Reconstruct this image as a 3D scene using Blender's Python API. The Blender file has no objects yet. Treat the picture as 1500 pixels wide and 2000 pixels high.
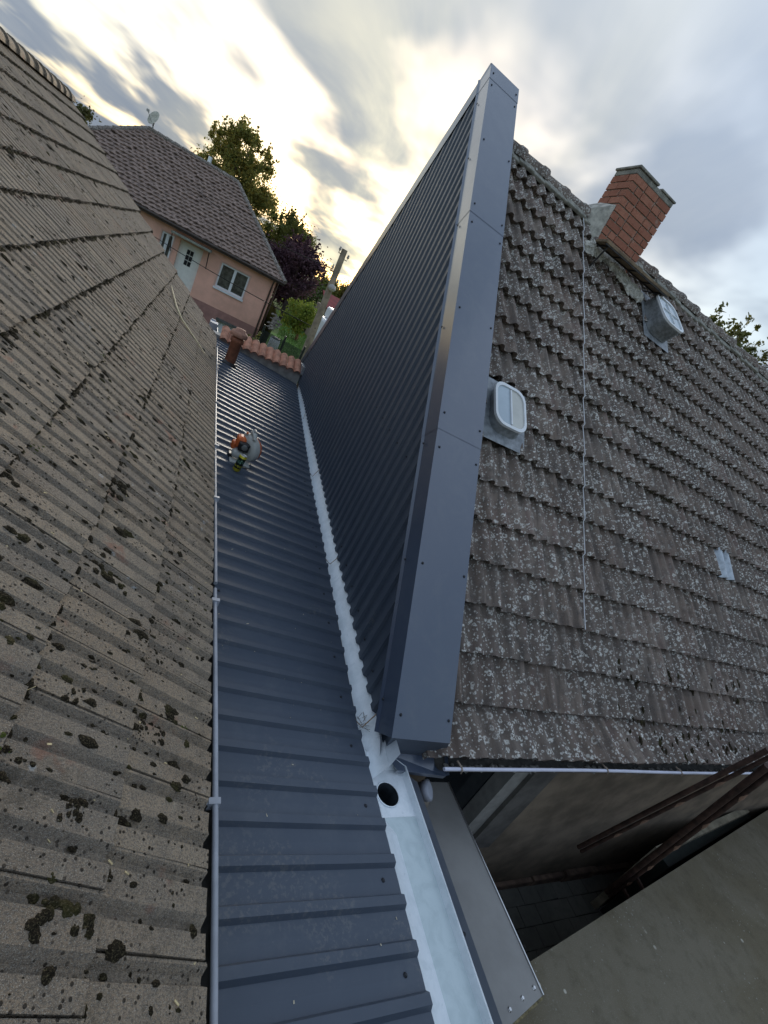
import bpy, math, random
import numpy as np
from mathutils import Vector, Matrix
random.seed(7)
rng = np.random.default_rng(7)
scene = bpy.context.scene
COL = scene.collection
H = 5.0                      # height of the viewpoint above the yard; geometry below is written relative to the viewpoint level

# ------------------------------------------------------------------ camera
cam_d = bpy.data.cameras.new("camera"); cam = bpy.data.objects.new("camera", cam_d); COL.objects.link(cam)
RT = Vector((0.84026301, -0.29140756, 0.4572086)); DN = Vector((0.27030598, -0.5058465, -0.81917886)); FW = Vector((0.46999228, 0.81191191, -0.34627489))
cm = Matrix((( RT.x, -DN.x, -FW.x, 0), (RT.y, -DN.y, -FW.y, 0), (RT.z, -DN.z, -FW.z, H), (0, 0, 0, 1)))
cam.matrix_world = cm
cam_d.sensor_fit = 'HORIZONTAL'; cam_d.sensor_width = 36.0; cam_d.lens = 901.9 / 1500 * 36.0
cam_d.clip_start = 0.02; cam_d.clip_end = 2000
scene.camera = cam

# ------------------------------------------------------------------ sky, sun, exposure
SUN = Vector((0.241, 0.959, 0.165)).normalized()
world = bpy.data.worlds.new("World"); scene.world = world; world.use_nodes = True
wn = world.node_tree; wn.nodes.clear()
def N(t, kind, **kw):
    n = t.nodes.new(kind)
    for k, v in kw.items():
        if k == 'ins':
            for kk, vv in v.items():
                if hasattr(vv, 'is_output') or isinstance(vv, bpy.types.NodeSocket): t.links.new(vv, n.inputs[kk])
                else: n.inputs[kk].default_value = vv
        else: setattr(n, k, v)
    return n
def M(t, op, a, b=None, c=None, clamp=False):
    n = t.nodes.new('ShaderNodeMath'); n.operation = op; n.use_clamp = clamp
    for i, v in enumerate((a, b, c)):
        if v is None: continue
        if isinstance(v, bpy.types.NodeSocket): t.links.new(v, n.inputs[i])
        else: n.inputs[i].default_value = v
    return n.outputs[0]
def VM(t, op, a, b=None):
    n = t.nodes.new('ShaderNodeVectorMath'); n.operation = op
    for i, v in enumerate((a, b)):
        if v is None: continue
        if isinstance(v, bpy.types.NodeSocket): t.links.new(v, n.inputs[i])
        else: n.inputs[i].default_value = v
    return n
def MIX(t, f, a, b, blend='MIX'):
    n = t.nodes.new('ShaderNodeMix'); n.data_type = 'RGBA'; n.blend_type = blend
    for idx, v in ((0, f), (6, a), (7, b)):
        if isinstance(v, bpy.types.NodeSocket): t.links.new(v, n.inputs[idx])
        else: n.inputs[idx].default_value = (v if idx == 0 else (*v, 1.0) if len(v) == 3 else v)
    return n.outputs[2]
def SS(t, x, lo, hi):      # smoothstep
    n = t.nodes.new('ShaderNodeMapRange'); n.interpolation_type = 'SMOOTHSTEP'
    t.links.new(x, n.inputs[0]); n.inputs[1].default_value = lo; n.inputs[2].default_value = hi
    return n.outputs[0]
def NOISE(t, vec, scale, detail=4, rough=0.55, dist=0.0):
    n = N(t, 'ShaderNodeTexNoise', ins={'Scale': scale, 'Detail': detail, 'Roughness': rough, 'Distortion': dist})
    if vec is not None: t.links.new(vec, n.inputs['Vector'])
    return n.outputs[0]

tc = N(wn, 'ShaderNodeTexCoord'); gdir = tc.outputs['Generated']
sep = N(wn, 'ShaderNodeSeparateXYZ', ins={0: gdir})
zz = M(wn, 'ADD', M(wn, 'MAXIMUM', sep.outputs[2], 0.0), 0.13)
dx, dy = 0.30, 0.954
al = M(wn, 'DIVIDE', M(wn, 'ADD', M(wn, 'MULTIPLY', sep.outputs[0], dx), M(wn, 'MULTIPLY', sep.outputs[1], dy)), zz)
ac = M(wn, 'DIVIDE', M(wn, 'SUBTRACT', M(wn, 'MULTIPLY', sep.outputs[0], dy), M(wn, 'MULTIPLY', sep.outputs[1], dx)), zz)
cv = N(wn, 'ShaderNodeCombineXYZ', ins={0: M(wn, 'MULTIPLY', al, 0.55), 1: M(wn, 'MULTIPLY', ac, 1.15), 2: 3.7}).outputs[0]
cv2 = N(wn, 'ShaderNodeCombineXYZ', ins={0: M(wn, 'MULTIPLY', al, 1.0), 1: M(wn, 'MULTIPLY', ac, 1.5), 2: 9.1}).outputs[0]
n1 = NOISE(wn, cv, 1.25, 6, 0.54, 0.5)
n2 = NOISE(wn, cv2, 0.75, 5, 0.55, 0.3)
thick = SS(wn, M(wn, 'ADD', M(wn, 'MULTIPLY', n1, 0.70), M(wn, 'MULTIPLY', n2, 0.30)), 0.30, 0.64)   # 0 thin cloud .. 1 thick cloud
sd = VM(wn, 'DOT_PRODUCT', gdir, tuple(SUN)).outputs['Value']
sdc = M(wn, 'MAXIMUM', sd, 0.0)
wide = M(wn, 'POWER', sdc, 6.0); mid = M(wn, 'POWER', sdc, 24.0); core = M(wn, 'POWER', sdc, 90.0)
thin = M(wn, 'SUBTRACT', 1.0, thick)
base = MIX(wn, thick, (0.42, 0.485, 0.575), (0.275, 0.34, 0.445))
warm = MIX(wn, M(wn, 'MULTIPLY', wide, 0.85), base, MIX(wn, thick, (0.45, 0.44, 0.375), (0.31, 0.345, 0.39)))
thin2 = M(wn, 'POWER', thin, 1.5)
glow = M(wn, 'ADD', M(wn, 'MULTIPLY', thin2, M(wn, 'ADD', M(wn, 'MULTIPLY', mid, 0.16), M(wn, 'MULTIPLY', core, 0.55))), M(wn, 'MULTIPLY', core, 0.09))
gl = MIX(wn, 1.0, N(wn, 'ShaderNodeCombineXYZ', ins={0: glow, 1: glow, 2: glow}).outputs[0], (1.0, 0.87, 0.50), 'MULTIPLY')
cie = M(wn, 'MULTIPLY', M(wn, 'ADD', M(wn, 'MULTIPLY', M(wn, 'MAXIMUM', sep.outputs[2], 0.0), 2.0), 1.0), 0.44)      # CIE overcast sky: zenith three times the horizon
warm = MIX(wn, 1.0, warm, N(wn, 'ShaderNodeCombineXYZ', ins={0: cie, 1: cie, 2: cie}).outputs[0], 'MULTIPLY')
ccol = MIX(wn, 1.0, warm, gl, 'ADD')
sky = N(wn, 'ShaderNodeTexSky', sky_type='NISHITA', sun_disc=False, sun_elevation=math.radians(9.5), sun_rotation=math.atan2(SUN.x, SUN.y), air_density=1.0, dust_density=1.5)
bg1 = N(wn, 'ShaderNodeBackground', ins={0: sky.outputs[0], 1: 0.15})
bg2 = N(wn, 'ShaderNodeBackground', ins={0: ccol, 1: 1.0})
n3 = NOISE(wn, cv2, 0.9, 4, 0.5, 0.2)
cover = M(wn, 'SUBTRACT', 1.0, M(wn, 'MULTIPLY', SS(wn, n3, 0.42, 0.60), M(wn, 'SUBTRACT', 0.80, M(wn, 'MULTIPLY', wide, 0.6))))
wmix = N(wn, 'ShaderNodeMixShader', ins={0: cover, 1: bg1.outputs[0], 2: bg2.outputs[0]})
wout = N(wn, 'ShaderNodeOutputWorld', ins={0: wmix.outputs[0]})

sl = bpy.data.lights.new("sun", 'SUN'); sun = bpy.data.objects.new("sun", sl); COL.objects.link(sun)
sl.energy = 1.5; sl.angle = math.radians(18); sl.color = (1.0, 0.92, 0.80)
sun.rotation_euler = SUN.to_track_quat('Z', 'Y').to_euler(); sun.location = (0, 0, 60)
vs = scene.view_settings
vs.view_transform = 'Standard'; vs.look = 'None'; vs.gamma = 1.0; vs.exposure = 0.88; vs.use_curve_mapping = False

# ------------------------------------------------------------------ materials
def mat(name, rough=0.8, metal=0.0, spec=0.5):
    m = bpy.data.materials.new(name); m.use_nodes = True
    t = m.node_tree; b = t.nodes['Principled BSDF']
    b.inputs['Roughness'].default_value = rough; b.inputs['Metallic'].default_value = metal; b.inputs['Specular IOR Level'].default_value = spec
    return m, t, b
def POS(t): return N(t, 'ShaderNodeNewGeometry').outputs['Position']
def setc(t, b, c):
    if isinstance(c, bpy.types.NodeSocket): t.links.new(c, b.inputs['Base Color'])
    else: b.inputs['Base Color'].default_value = (*c, 1)
def bump(t, b, h, strength=0.4, dist=0.01):
    n = N(t, 'ShaderNodeBump', ins={'Strength': strength, 'Distance': dist, 'Height': h}); t.links.new(n.outputs[0], b.inputs['Normal'])
def simple(name, col, rough=0.7, metal=0.0, var=0.25, scale=6.0, bmp=0.0, bscale=60.0, spec=0.5):
    m, t, b = mat(name, rough, metal, spec); p = POS(t)
    n = NOISE(t, p, scale, 5, 0.6)
    setc(t, b, MIX(t, SS(t, n, 0.3, 0.7), tuple(c * (1 - var) for c in col), tuple(min(1, c * (1 + var)) for c in col)))
    r = M(t, 'ADD', rough - 0.06, M(t, 'MULTIPLY', NOISE(t, p, scale * 3, 3), 0.12)); t.links.new(r, b.inputs['Roughness'])
    if bmp: bump(t, b, NOISE(t, p, bscale, 4), bmp, 0.004)
    return m
def orand(t): return N(t, 'ShaderNodeObjectInfo').outputs['Random']
def VOR(t, vec, scale, out=0, rnd=1.0, feat='F1'):
    n = N(t, 'ShaderNodeTexVoronoi', feature=feat, ins={'Scale': scale, 'Randomness': rnd}); t.links.new(vec, n.inputs['Vector']); return n.outputs[out]

def mat_left_tile():
    m, t, b = mat('grey_brown_concrete_tile', 0.92, 0, 0.25); p = POS(t); r = orand(t)
    big = NOISE(t, p, 2.2, 3, 0.6); med = NOISE(t, p, 14, 3, 0.65); fine = NOISE(t, p, 170, 2, 0.7); fine2 = NOISE(t, p, 420, 2, 0.7)
    c = MIX(t, SS(t, big, 0.35, 0.65), (0.295, 0.218, 0.145), (0.375, 0.292, 0.203))
    c = MIX(t, M(t, 'MULTIPLY', SS(t, med, 0.42, 0.66), 0.55), c, (0.205, 0.168, 0.128))
    c = MIX(t, M(t, 'MULTIPLY', r, 0.6), c, (0.195, 0.165, 0.135))
    c = MIX(t, M(t, 'MULTIPLY', SS(t, fine, 0.47, 0.60), 0.62), c, (0.115, 0.100, 0.085))
    c = MIX(t, M(t, 'MULTIPLY', SS(t, fine2, 0.54, 0.66), 0.6), c, (0.50, 0.465, 0.40))
    red = M(t, 'MULTIPLY', SS(t, NOISE(t, p, 5.5, 3, 0.6), 0.62, 0.70), SS(t, med, 0.40, 0.60))
    c = MIX(t, M(t, 'MULTIPLY', red, 0.65), c, (0.30, 0.145, 0.095))
    pale = M(t, 'MULTIPLY', SS(t, NOISE(t, p, 9.0, 3, 0.5), 0.68, 0.76), 0.6)
    c = MIX(t, pale, c, (0.42, 0.37, 0.29))
    lich = M(t, 'MULTIPLY', M(t, 'SUBTRACT', 1.0, SS(t, VOR(t, p, 16, 0), 0.12, 0.24)), SS(t, NOISE(t, p, 3.1, 3), 0.56, 0.64))
    lich = M(t, 'MULTIPLY', lich, SS(t, NOISE(t, p, 120, 2), 0.40, 0.55))
    c = MIX(t, M(t, 'MULTIPLY', lich, 0.75), c, (0.50, 0.51, 0.50))
    dk = M(t, 'MULTIPLY', M(t, 'SUBTRACT', 1.0, SS(t, VOR(t, p, 58, 0), 0.17, 0.25)), SS(t, NOISE(t, p, 5.0, 3), 0.44, 0.54))
    grime = M(t, 'MULTIPLY', SS(t, NOISE(t, p, 3.3, 3, 0.7), 0.52, 0.68), SS(t, NOISE(t, p, 30, 3, 0.7), 0.42, 0.60))
    c = MIX(t, M(t, 'MULTIPLY', grime, 0.55), c, (0.075, 0.062, 0.045))
    c = MIX(t, M(t, 'MULTIPLY', dk, 0.9), c, (0.030, 0.024, 0.018))
    setc(t, b, c)
    bump(t, b, M(t, 'ADD', M(t, 'ADD', fine, M(t, 'MULTIPLY', fine2, 0.7)), M(t, 'MULTIPLY', dk, 1.2)), 0.9, 0.007)
    return m
def mat_right_tile(name='dark_lichen_tile', dens=0.0, scale=1.0):
    m, t, b = mat(name, 0.9, 0, 0.25); p = POS(t); r = orand(t)
    big = NOISE(t, p, 1.6, 3, 0.6); med = NOISE(t, p, 12, 3, 0.65); fine = NOISE(t, p, 150, 2, 0.7)
    st = N(t, 'ShaderNodeMapping', ins={'Vector': p, 'Scale': (22.0, 1.8, 1.8)}).outputs[0]
    streak = NOISE(t, st, 1.0, 3, 0.6)
    c = MIX(t, SS(t, big, 0.35, 0.65), (0.180, 0.132, 0.104), (0.262, 0.208, 0.170))
    c = MIX(t, M(t, 'MULTIPLY', SS(t, streak, 0.50, 0.66), 0.7), c, (0.205, 0.142, 0.122))
    c = MIX(t, M(t, 'MULTIPLY', SS(t, streak, 0.50, 0.36), 0.5), c, (0.062, 0.054, 0.050))
    c = MIX(t, M(t, 'MULTIPLY', r, 0.65), c, (0.125, 0.104, 0.090))
    c = MIX(t, M(t, 'MULTIPLY', SS(t, med, 0.45, 0.68), 0.5), c, (0.078, 0.067, 0.062))
    c = MIX(t, M(t, 'MULTIPLY', SS(t, fine, 0.5, 0.66), 0.35), c, (0.24, 0.22, 0.20))
    wob = VM(t, 'ADD', p, VM(t, 'MULTIPLY', VM(t, 'SUBTRACT', N(t, 'ShaderNodeTexNoise', ins={'Scale': 70.0, 'Detail': 3.0, 'Vector': p}).outputs['Color'], (0.5, 0.5, 0.5)).outputs[0], (0.022, 0.022, 0.022)).outputs[0]).outputs[0]
    mk = SS(t, M(t, 'ADD', M(t, 'ADD', M(t, 'MULTIPLY', NOISE(t, p, 2.3, 3, 0.65), 0.6), M(t, 'MULTIPLY', streak, 0.4)), M(t, 'ADD', M(t, 'MULTIPLY', M(t, 'SUBTRACT', r, 0.5), 0.10), dens)), 0.36, 0.53)
    brk = SS(t, NOISE(t, p, 55, 2, 0.6), 0.36, 0.50)
    tot = None
    for sc, r0, w in ((15 * scale, 0.24, 0.10), (26 * scale, 0.24, 0.13), (48 * scale, 0.20, 0.20)):
        n = N(t, 'ShaderNodeTexVoronoi', feature='F1', ins={'Scale': sc, 'Randomness': 1.0, 'Vector': wob})
        d = n.outputs['Distance']; rr = N(t, 'ShaderNodeSeparateColor', ins={0: n.outputs['Color']})
        rad = M(t, 'MULTIPLY', M(t, 'ADD', M(t, 'MULTIPLY', rr.outputs[0], 0.9), 0.35), r0)
        ring = M(t, 'SUBTRACT', 1.0, SS(t, M(t, 'ABSOLUTE', M(t, 'SUBTRACT', d, rad)), w * 0.1, w * 1.25))
        ring = M(t, 'MULTIPLY', ring, M(t, 'GREATER_THAN', rr.outputs[1], 0.35))
        tot = ring if tot is None else M(t, 'MAXIMUM', tot, ring)
    li = M(t, 'MULTIPLY', M(t, 'MULTIPLY', tot, mk), brk)
    c = MIX(t, M(t, 'MULTIPLY', li, 0.95), c, (0.68, 0.66, 0.60))
    setc(t, b, c)
    bump(t, b, M(t, 'ADD', fine, M(t, 'MULTIPLY', med, 0.6)), 0.6, 0.004)
    return m
def mat_metal():
    m, t, b = mat('anthracite_coated_steel', 0.42, 0.0, 0.5); p = POS(t); b.inputs['Coat Weight'].default_value = 0.3; b.inputs['Coat Roughness'].default_value = 0.42
    dust = M(t, 'MULTIPLY', SS(t, NOISE(t, p, 5, 6, 0.72, 0.5), 0.46, 0.74), 0.34)
    c = MIX(t, dust, (0.050, 0.066, 0.094), (0.100, 0.114, 0.134))
    sm = N(t, 'ShaderNodeMapping', ins={'Vector': p, 'Scale': (5.0, 34.0, 5.0)}).outputs[0]
    scr = M(t, 'MULTIPLY', SS(t, NOISE(t, sm, 6.0, 4, 0.7, 1.2), 0.66, 0.72), 0.45)
    c = MIX(t, scr, c, (0.22, 0.21, 0.195))
    foot = M(t, 'MULTIPLY', SS(t, NOISE(t, p, 2.1, 3, 0.6), 0.56, 0.66), SS(t, NOISE(t, p, 48, 4, 0.7), 0.50, 0.62))
    c = MIX(t, M(t, 'MULTIPLY', foot, 0.35), c, (0.17, 0.165, 0.155))
    setc(t, b, c)
    t.links.new(M(t, 'ADD', 0.40, M(t, 'MULTIPLY', NOISE(t, p, 7, 6, 0.7), 0.30)), b.inputs['Roughness'])
    bump(t, b, M(t, 'ADD', NOISE(t, p, 2.6, 3), M(t, 'MULTIPLY', NOISE(t, p, 11, 3), 0.25)), 0.22, 0.02)
    return m
def mat_flash():
    m, t, b = mat('smooth_anthracite_flashing', 0.36, 0.0, 0.6); p = POS(t); b.inputs['Coat Weight'].default_value = 0.9; b.inputs['Coat Roughness'].default_value = 0.22
    c = MIX(t, M(t, 'MULTIPLY', SS(t, NOISE(t, p, 4, 7, 0.75, 0.4), 0.44, 0.74), 0.40), (0.052, 0.072, 0.114), (0.098, 0.114, 0.142))
    setc(t, b, c); t.links.new(M(t, 'ADD', 0.28, M(t, 'MULTIPLY', NOISE(t, p, 6, 4, 0.6), 0.14)), b.inputs['Roughness'])
    bump(t, b, NOISE(t, p, 1.8, 3), 0.20, 0.02)
    return m
def mat_zinc(name='galvanised_zinc', rough=0.40, tint=(1, 1, 1)):
    m, t, b = mat(name, rough, 0.25); p = POS(t)
    c = MIX(t, SS(t, NOISE(t, p, 12, 5, 0.65, 0.6), 0.40, 0.66), (0.80 * tint[0], 0.84 * tint[1], 0.87 * tint[2]), (0.70 * tint[0], 0.75 * tint[1], 0.78 * tint[2]))
    c = MIX(t, M(t, 'MULTIPLY', SS(t, NOISE(t, p, 34, 4, 0.7), 0.62, 0.70), 0.35), c, (0.50, 0.56, 0.60))
    setc(t, b, c); t.links.new(M(t, 'ADD', rough - 0.1, M(t, 'MULTIPLY', NOISE(t, p, 10, 4, 0.6), 0.28)), b.inputs['Roughness'])
    bump(t, b, NOISE(t, p, 9, 3), 0.16, 0.006)
    return m
MT = {}
MT['ltile'] = mat_left_tile(); MT['rtile'] = mat_right_tile(); MT['metal'] = mat_metal(); MT['flash'] = mat_flash(); MT['zinc'] = mat_zinc()
MT['zincdull'] = mat_zinc('dull_greenish_zinc', 0.5, tint=(.70, .76, .75)); MT['zincdull'].node_tree.nodes['Principled BSDF'].inputs['Specular IOR Level'].default_value = .4
MT['gutter_grey'] = simple('grey_painted_gutter', (0.34, 0.36, 0.40), 0.45, 0, 0.15, 8, 0.1)
MT['gutter_dark'] = simple('dark_gutter_inside', (0.055, 0.052, 0.046), 0.9, 0, 0.5, 14, 0.4)  # mottled dark tone over the whole trough
MT['gutter_white'] = simple('pale_lilac_gutter_rim', (0.62, 0.62, 0.72), 0.4, 0, 0.08, 8)
MT['screw'] = simple('dark_screw_head', (0.02, 0.022, 0.028), 0.4, 0.3, 0.1)
MT['steelscrew'] = simple('bright_bolt_head', (0.62, 0.62, 0.62), 0.3, 1.0, 0.1)
MT['plaster'] = simple('old_brown_plaster', (0.215, 0.170, 0.124), 0.95, 0, 0.35, 2.2, 0.5, 40)
MT['greyplaster'] = simple('grey_plaster_pilaster', (0.13, 0.122, 0.112), 0.95, 0, 0.3, 4, 0.4, 40)
MT['mortar'] = simple('pale_lime_mortar', (0.42, 0.40, 0.35), 0.95, 0, 0.35, 14, 0.8, 60)
MT['bmortar'] = simple('brick_joint_mortar', (0.32, 0.28, 0.235), 0.95, 0, 0.25, 20, 0.6, 80)
MT['capstone'] = simple('weathered_cap_stone', (0.26, 0.25, 0.215), 0.95, 0, 0.35, 12, 0.7, 60)
MT['wood'] = simple('weathered_plank', (0.20, 0.145, 0.09), 0.85, 0, 0.35, 9, 0.4, 50)
MT['iron'] = simple('dark_iron', (0.055, 0.05, 0.048), 0.6, 0.5, 0.4, 18, 0.3)
MT['rust'] = simple('rusty_brown_pipe', (0.060, 0.032, 0.024), 0.75, 0.0, 0.45, 12, 0.4, 70)
MT['rustpale'] = simple('pale_brown_pipe', (0.34, 0.21, 0.15), 0.7, 0.0, 0.25, 20, 0.3, 70)
MT['concrete'] = None
def mat_concrete(name, c1, c2, spk=(0.32, 0.30, 0.25)):
    m, t, b = mat(name, 0.93, 0, 0.3); p = POS(t)
    c = MIX(t, SS(t, NOISE(t, p, 0.9, 5, 0.6, 0.6), 0.40, 0.62), c1, c2)
    c = MIX(t, M(t, 'MULTIPLY', SS(t, NOISE(t, p, 9, 5, 0.65), 0.45, 0.7), 0.4), c, tuple(x * 0.6 for x in c1))
    c = MIX(t, M(t, 'MULTIPLY', M(t, 'SUBTRACT', 1.0, SS(t, VOR(t, p, 26, 0), 0.10, 0.22)), SS(t, NOISE(t, p, 4, 3), 0.50, 0.62)), c, spk)
    c = MIX(t, M(t, 'MULTIPLY', SS(t, NOISE(t, p, 130, 2), 0.56, 0.7), 0.5), c, spk)
    c = MIX(t, M(t, 'MULTIPLY', M(t, 'SUBTRACT', 1.0, SS(t, VOR(t, p, 5.5, 0), 0.07, 0.11)), SS(t, NOISE(t, p, 1.7, 3), 0.5, 0.6)), c, tuple(min(1, x * 1.9) for x in spk))
    setc(t, b, c); bump(t, b, NOISE(t, p, 90, 4), 0.5, 0.004); return m
MT['concrete'] = mat_concrete('olive_stained_concrete', (0.165, 0.138, 0.088), (0.210, 0.182, 0.130))
MT['paving'] = mat_concrete('dark_paving_stone', (0.150, 0.148, 0.130), (0.205, 0.200, 0.175), (0.14, 0.14, 0.13))
MT['soil'] = simple('dark_joint_soil', (0.035, 0.032, 0.026), 0.95, 0, 0.4, 8, 0.4)
MT['board'] = simple('grey_sheet_board', (0.25, 0.24, 0.225), 0.55, 0.0, 0.12, 3, 0.05)
MT['boardedge'] = simple('mossy_board_edge', (0.16, 0.13, 0.065), 0.9, 0, 0.5, 40, 0.5)
MT['alu'] = simple('bare_aluminium_edge', (0.6, 0.6, 0.6), 0.35, 1.0, 0.1)
MT['wire'] = simple('matt_black_wire', (0.02, 0.02, 0.02), 0.95, 0, 0.1, 5, spec=0.1)
MT['glassdark'] = simple('dark_window_glass', (0.018, 0.022, 0.026), 0.08, 0.0, 0.2, 3)
MT['frame'] = simple('grey_white_frame', (0.36, 0.35, 0.33), 0.6, 0, 0.15, 10)
MT['white'] = simple('white_plastic_frame', (0.74, 0.75, 0.76), 0.45, 0, 0.06, 8)
MT['pvc'] = simple('grey_plastic_pipe', (0.26, 0.27, 0.31), 0.45, 0, 0.12, 10)
MT['pvc_in'] = simple('pale_grey_cap', (0.36, 0.38, 0.44), 0.5, 0, 0.08, 8)
MT['dirtypvc'] = simple('dirty_translucent_collar', (0.23, 0.20, 0.17), 0.5, 0, 0.35, 20)
MT['black'] = simple('black_hole_lining', (0.012, 0.012, 0.013), 0.5, 0, 0.3, 20)

# ------------------------------------------------------------------ mesh helpers
class MB:
    def __init__(s): s.v = []; s.f = []; s.sm = []; s.mi = []
    def add(s, vs, fs, smooth=False, mi=0):
        o = len(s.v); s.v.extend([tuple(p) for p in vs]); s.f.extend([tuple(i + o for i in f) for f in fs]); s.sm.extend([smooth] * len(fs)); s.mi.extend([mi] * len(fs)); return s
    def box(s, a, b, mi=0):
        (x0, y0, z0), (x1, y1, z1) = a, b
        return s.add([(x0,y0,z0),(x1,y0,z0),(x1,y1,z0),(x0,y1,z0),(x0,y0,z1),(x1,y0,z1),(x1,y1,z1),(x0,y1,z1)],
                     [(0,3,2,1),(4,5,6,7),(0,1,5,4),(1,2,6,5),(2,3,7,6),(3,0,4,7)], mi=mi)
    def obox(s, o, U, V, W, mi=0):     # oriented box from corner o with edge vectors
        o, U, V, W = map(Vector, (o, U, V, W))
        P = [o, o+U, o+U+V, o+V, o+W, o+U+W, o+U+V+W, o+V+W]
        return s.add(P, [(0,3,2,1),(4,5,6,7),(0,1,5,4),(1,2,6,5),(2,3,7,6),(3,0,4,7)], mi=mi)
    def quad(s, a, b, c, d, mi=0): return s.add([a, b, c, d], [(0, 1, 2, 3)], mi=mi)
    def tube(s, pts, r, n=8, cap=True, smooth=True, mi=0):
        pts = [Vector(p) for p in pts]; R = r if isinstance(r, (list, tuple)) else [r] * len(pts)
        vs = []
        for i, p in enumerate(pts):
            d = (pts[min(i+1, len(pts)-1)] - pts[max(i-1, 0)]).normalized()
            u = d.cross(Vector((0, 0, 1)) if abs(d.z) < 0.9 else Vector((1, 0, 0))).normalized(); w = d.cross(u)
            vs += [p + R[i] * (math.cos(a) * u + math.sin(a) * w) for a in [2 * math.pi * k / n for k in range(n)]]
        fs = [(i*n+k, i*n+(k+1) % n, (i+1)*n+(k+1) % n, (i+1)*n+k) for i in range(len(pts)-1) for k in range(n)]
        s.add(vs, fs, smooth, mi)
        if cap: s.add(vs[:n], [tuple(range(n))[::-1]], False, mi); s.add(vs[-n:], [tuple(range(n))], False, mi)
        return s
    def lathe(s, base, axis, prof, n=20, smooth=True, mi=0):   # prof: (r, h) list
        base = Vector(base); d = Vector(axis).normalized(); u = d.cross(Vector((0, 0, 1)) if abs(d.z) < 0.9 else Vector((1, 0, 0))).normalized(); w = d.cross(u)
        vs = [base + d * h + r * (math.cos(2*math.pi*k/n) * u + math.sin(2*math.pi*k/n) * w) for r, h in prof for k in range(n)]
        fs = [(i*n+k, i*n+(k+1) % n, (i+1)*n+(k+1) % n, (i+1)*n+k) for i in range(len(prof)-1) for k in range(n)]
        s.add(vs, fs, smooth, mi)
        s.add(vs[:n], [tuple(range(n))[::-1]], False, mi); s.add(vs[-n:], [tuple(range(n))], False, mi); return s
    def mesh(s, name, mats):
        me = bpy.data.meshes.new(name); me.from_pydata(s.v, [], s.f)
        me.polygons.foreach_set('use_smooth', s.sm); me.polygons.foreach_set('material_index', s.mi)
        for m in (mats if isinstance(mats, (list, tuple)) else [mats]): me.materials.append(m)
        me.validate(); me.update(); return me
def link(name, me, parent=None):
    o = bpy.data.objects.new(name, me); COL.objects.link(o)
    if parent is not None:
        o.parent = parent
        if parent.parent is None and parent.type == 'EMPTY': o.location = -parent.location
    return o
def thing(name, label, cat, base, group=None):
    o = bpy.data.objects.new(name, None); COL.objects.link(o); o.location = base; o.empty_display_size = 0.2
    o['label'] = label; o['category'] = cat
    if group: o['group'] = group
    return o
def part(name, mb, m, parent, kind=None, label=None, bevel=0.0, solid=0.0):
    o = link(name, mb.mesh(name, m), parent)
    if kind: o['kind'] = kind
    if label: o['label'] = label
    if solid:
        s = o.modifiers.new('s', 'SOLIDIFY'); s.thickness = solid; s.offset = -1
    if bevel:
        b = o.modifiers.new('b', 'BEVEL'); b.width = bevel; b.segments = 2; b.limit_method = 'ANGLE'
    return o
def solo(name, mb, m, label, cat, base, group=None, kind=None, bevel=0.0):
    b = Vector(base); mb.v = [tuple(Vector(p) - b) for p in mb.v]
    o = link(name, mb.mesh(name, m)); o.location = b
    if label: o['label'] = label
    if cat: o['category'] = cat
    if group: o['group'] = group
    if kind: o['kind'] = kind
    if bevel:
        q = o.modifiers.new('b', 'BEVEL'); q.width = bevel; q.segments = 2; q.limit_method = 'ANGLE'
    return o
def structure(name, mb, m): return solo(name, mb, m, None, None, (0, 0, 0), kind='structure')
def lerp(a, b, t): return Vector(a) * (1 - t) + Vector(b) * t
def pw(x, xs, ys): return float(np.interp(x, xs, ys))
def project(p):
    v = Vector(p); z = v.dot(FW)
    if z < 0.05: return None
    return 750 + 901.9 * v.dot(RT) / z, 1000 + 901.9 * v.dot(DN) / z, z
def in_view(p, mg=60):
    q = project(p); return q is not None and -mg < q[0] < 1500 + mg and -mg < q[1] < 2000 + mg

# ================================================================== GROUND
g = MB(); S = 500.0
g.quad((-S, -S, -5.06), (S, -S, -5.06), (S, S, -5.06), (-S, S, -5.06))
structure('ground', g, simple('meadow_soil', (0.060, 0.085, 0.030), 0.95, 0, 0.4, 0.6, 0.3, 8))

# ================================================================== LEFT TILED HOUSE
lh = thing('tiled_house', 'low house with weathered grey-brown ribbed concrete tiles and moss', 'house', (-3.0, 4.0, -5.0))
cl, sl_ = math.cos(math.radians(33)), math.sin(math.radians(33))
LO = Vector((0.18, 0, -1.335)); Lv = Vector((-cl, 0, sl_)); Lu = Vector((0, 1, 0)); Lw = Vector((sl_, 0, cl))
def lverge(s):
    x = LO.x - s * cl
    return 8.55 + (0.36 - x) * 1.187
def lpt(y, s, w=0.0): return LO + Lu * y + Lv * s + Lw * w
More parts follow.
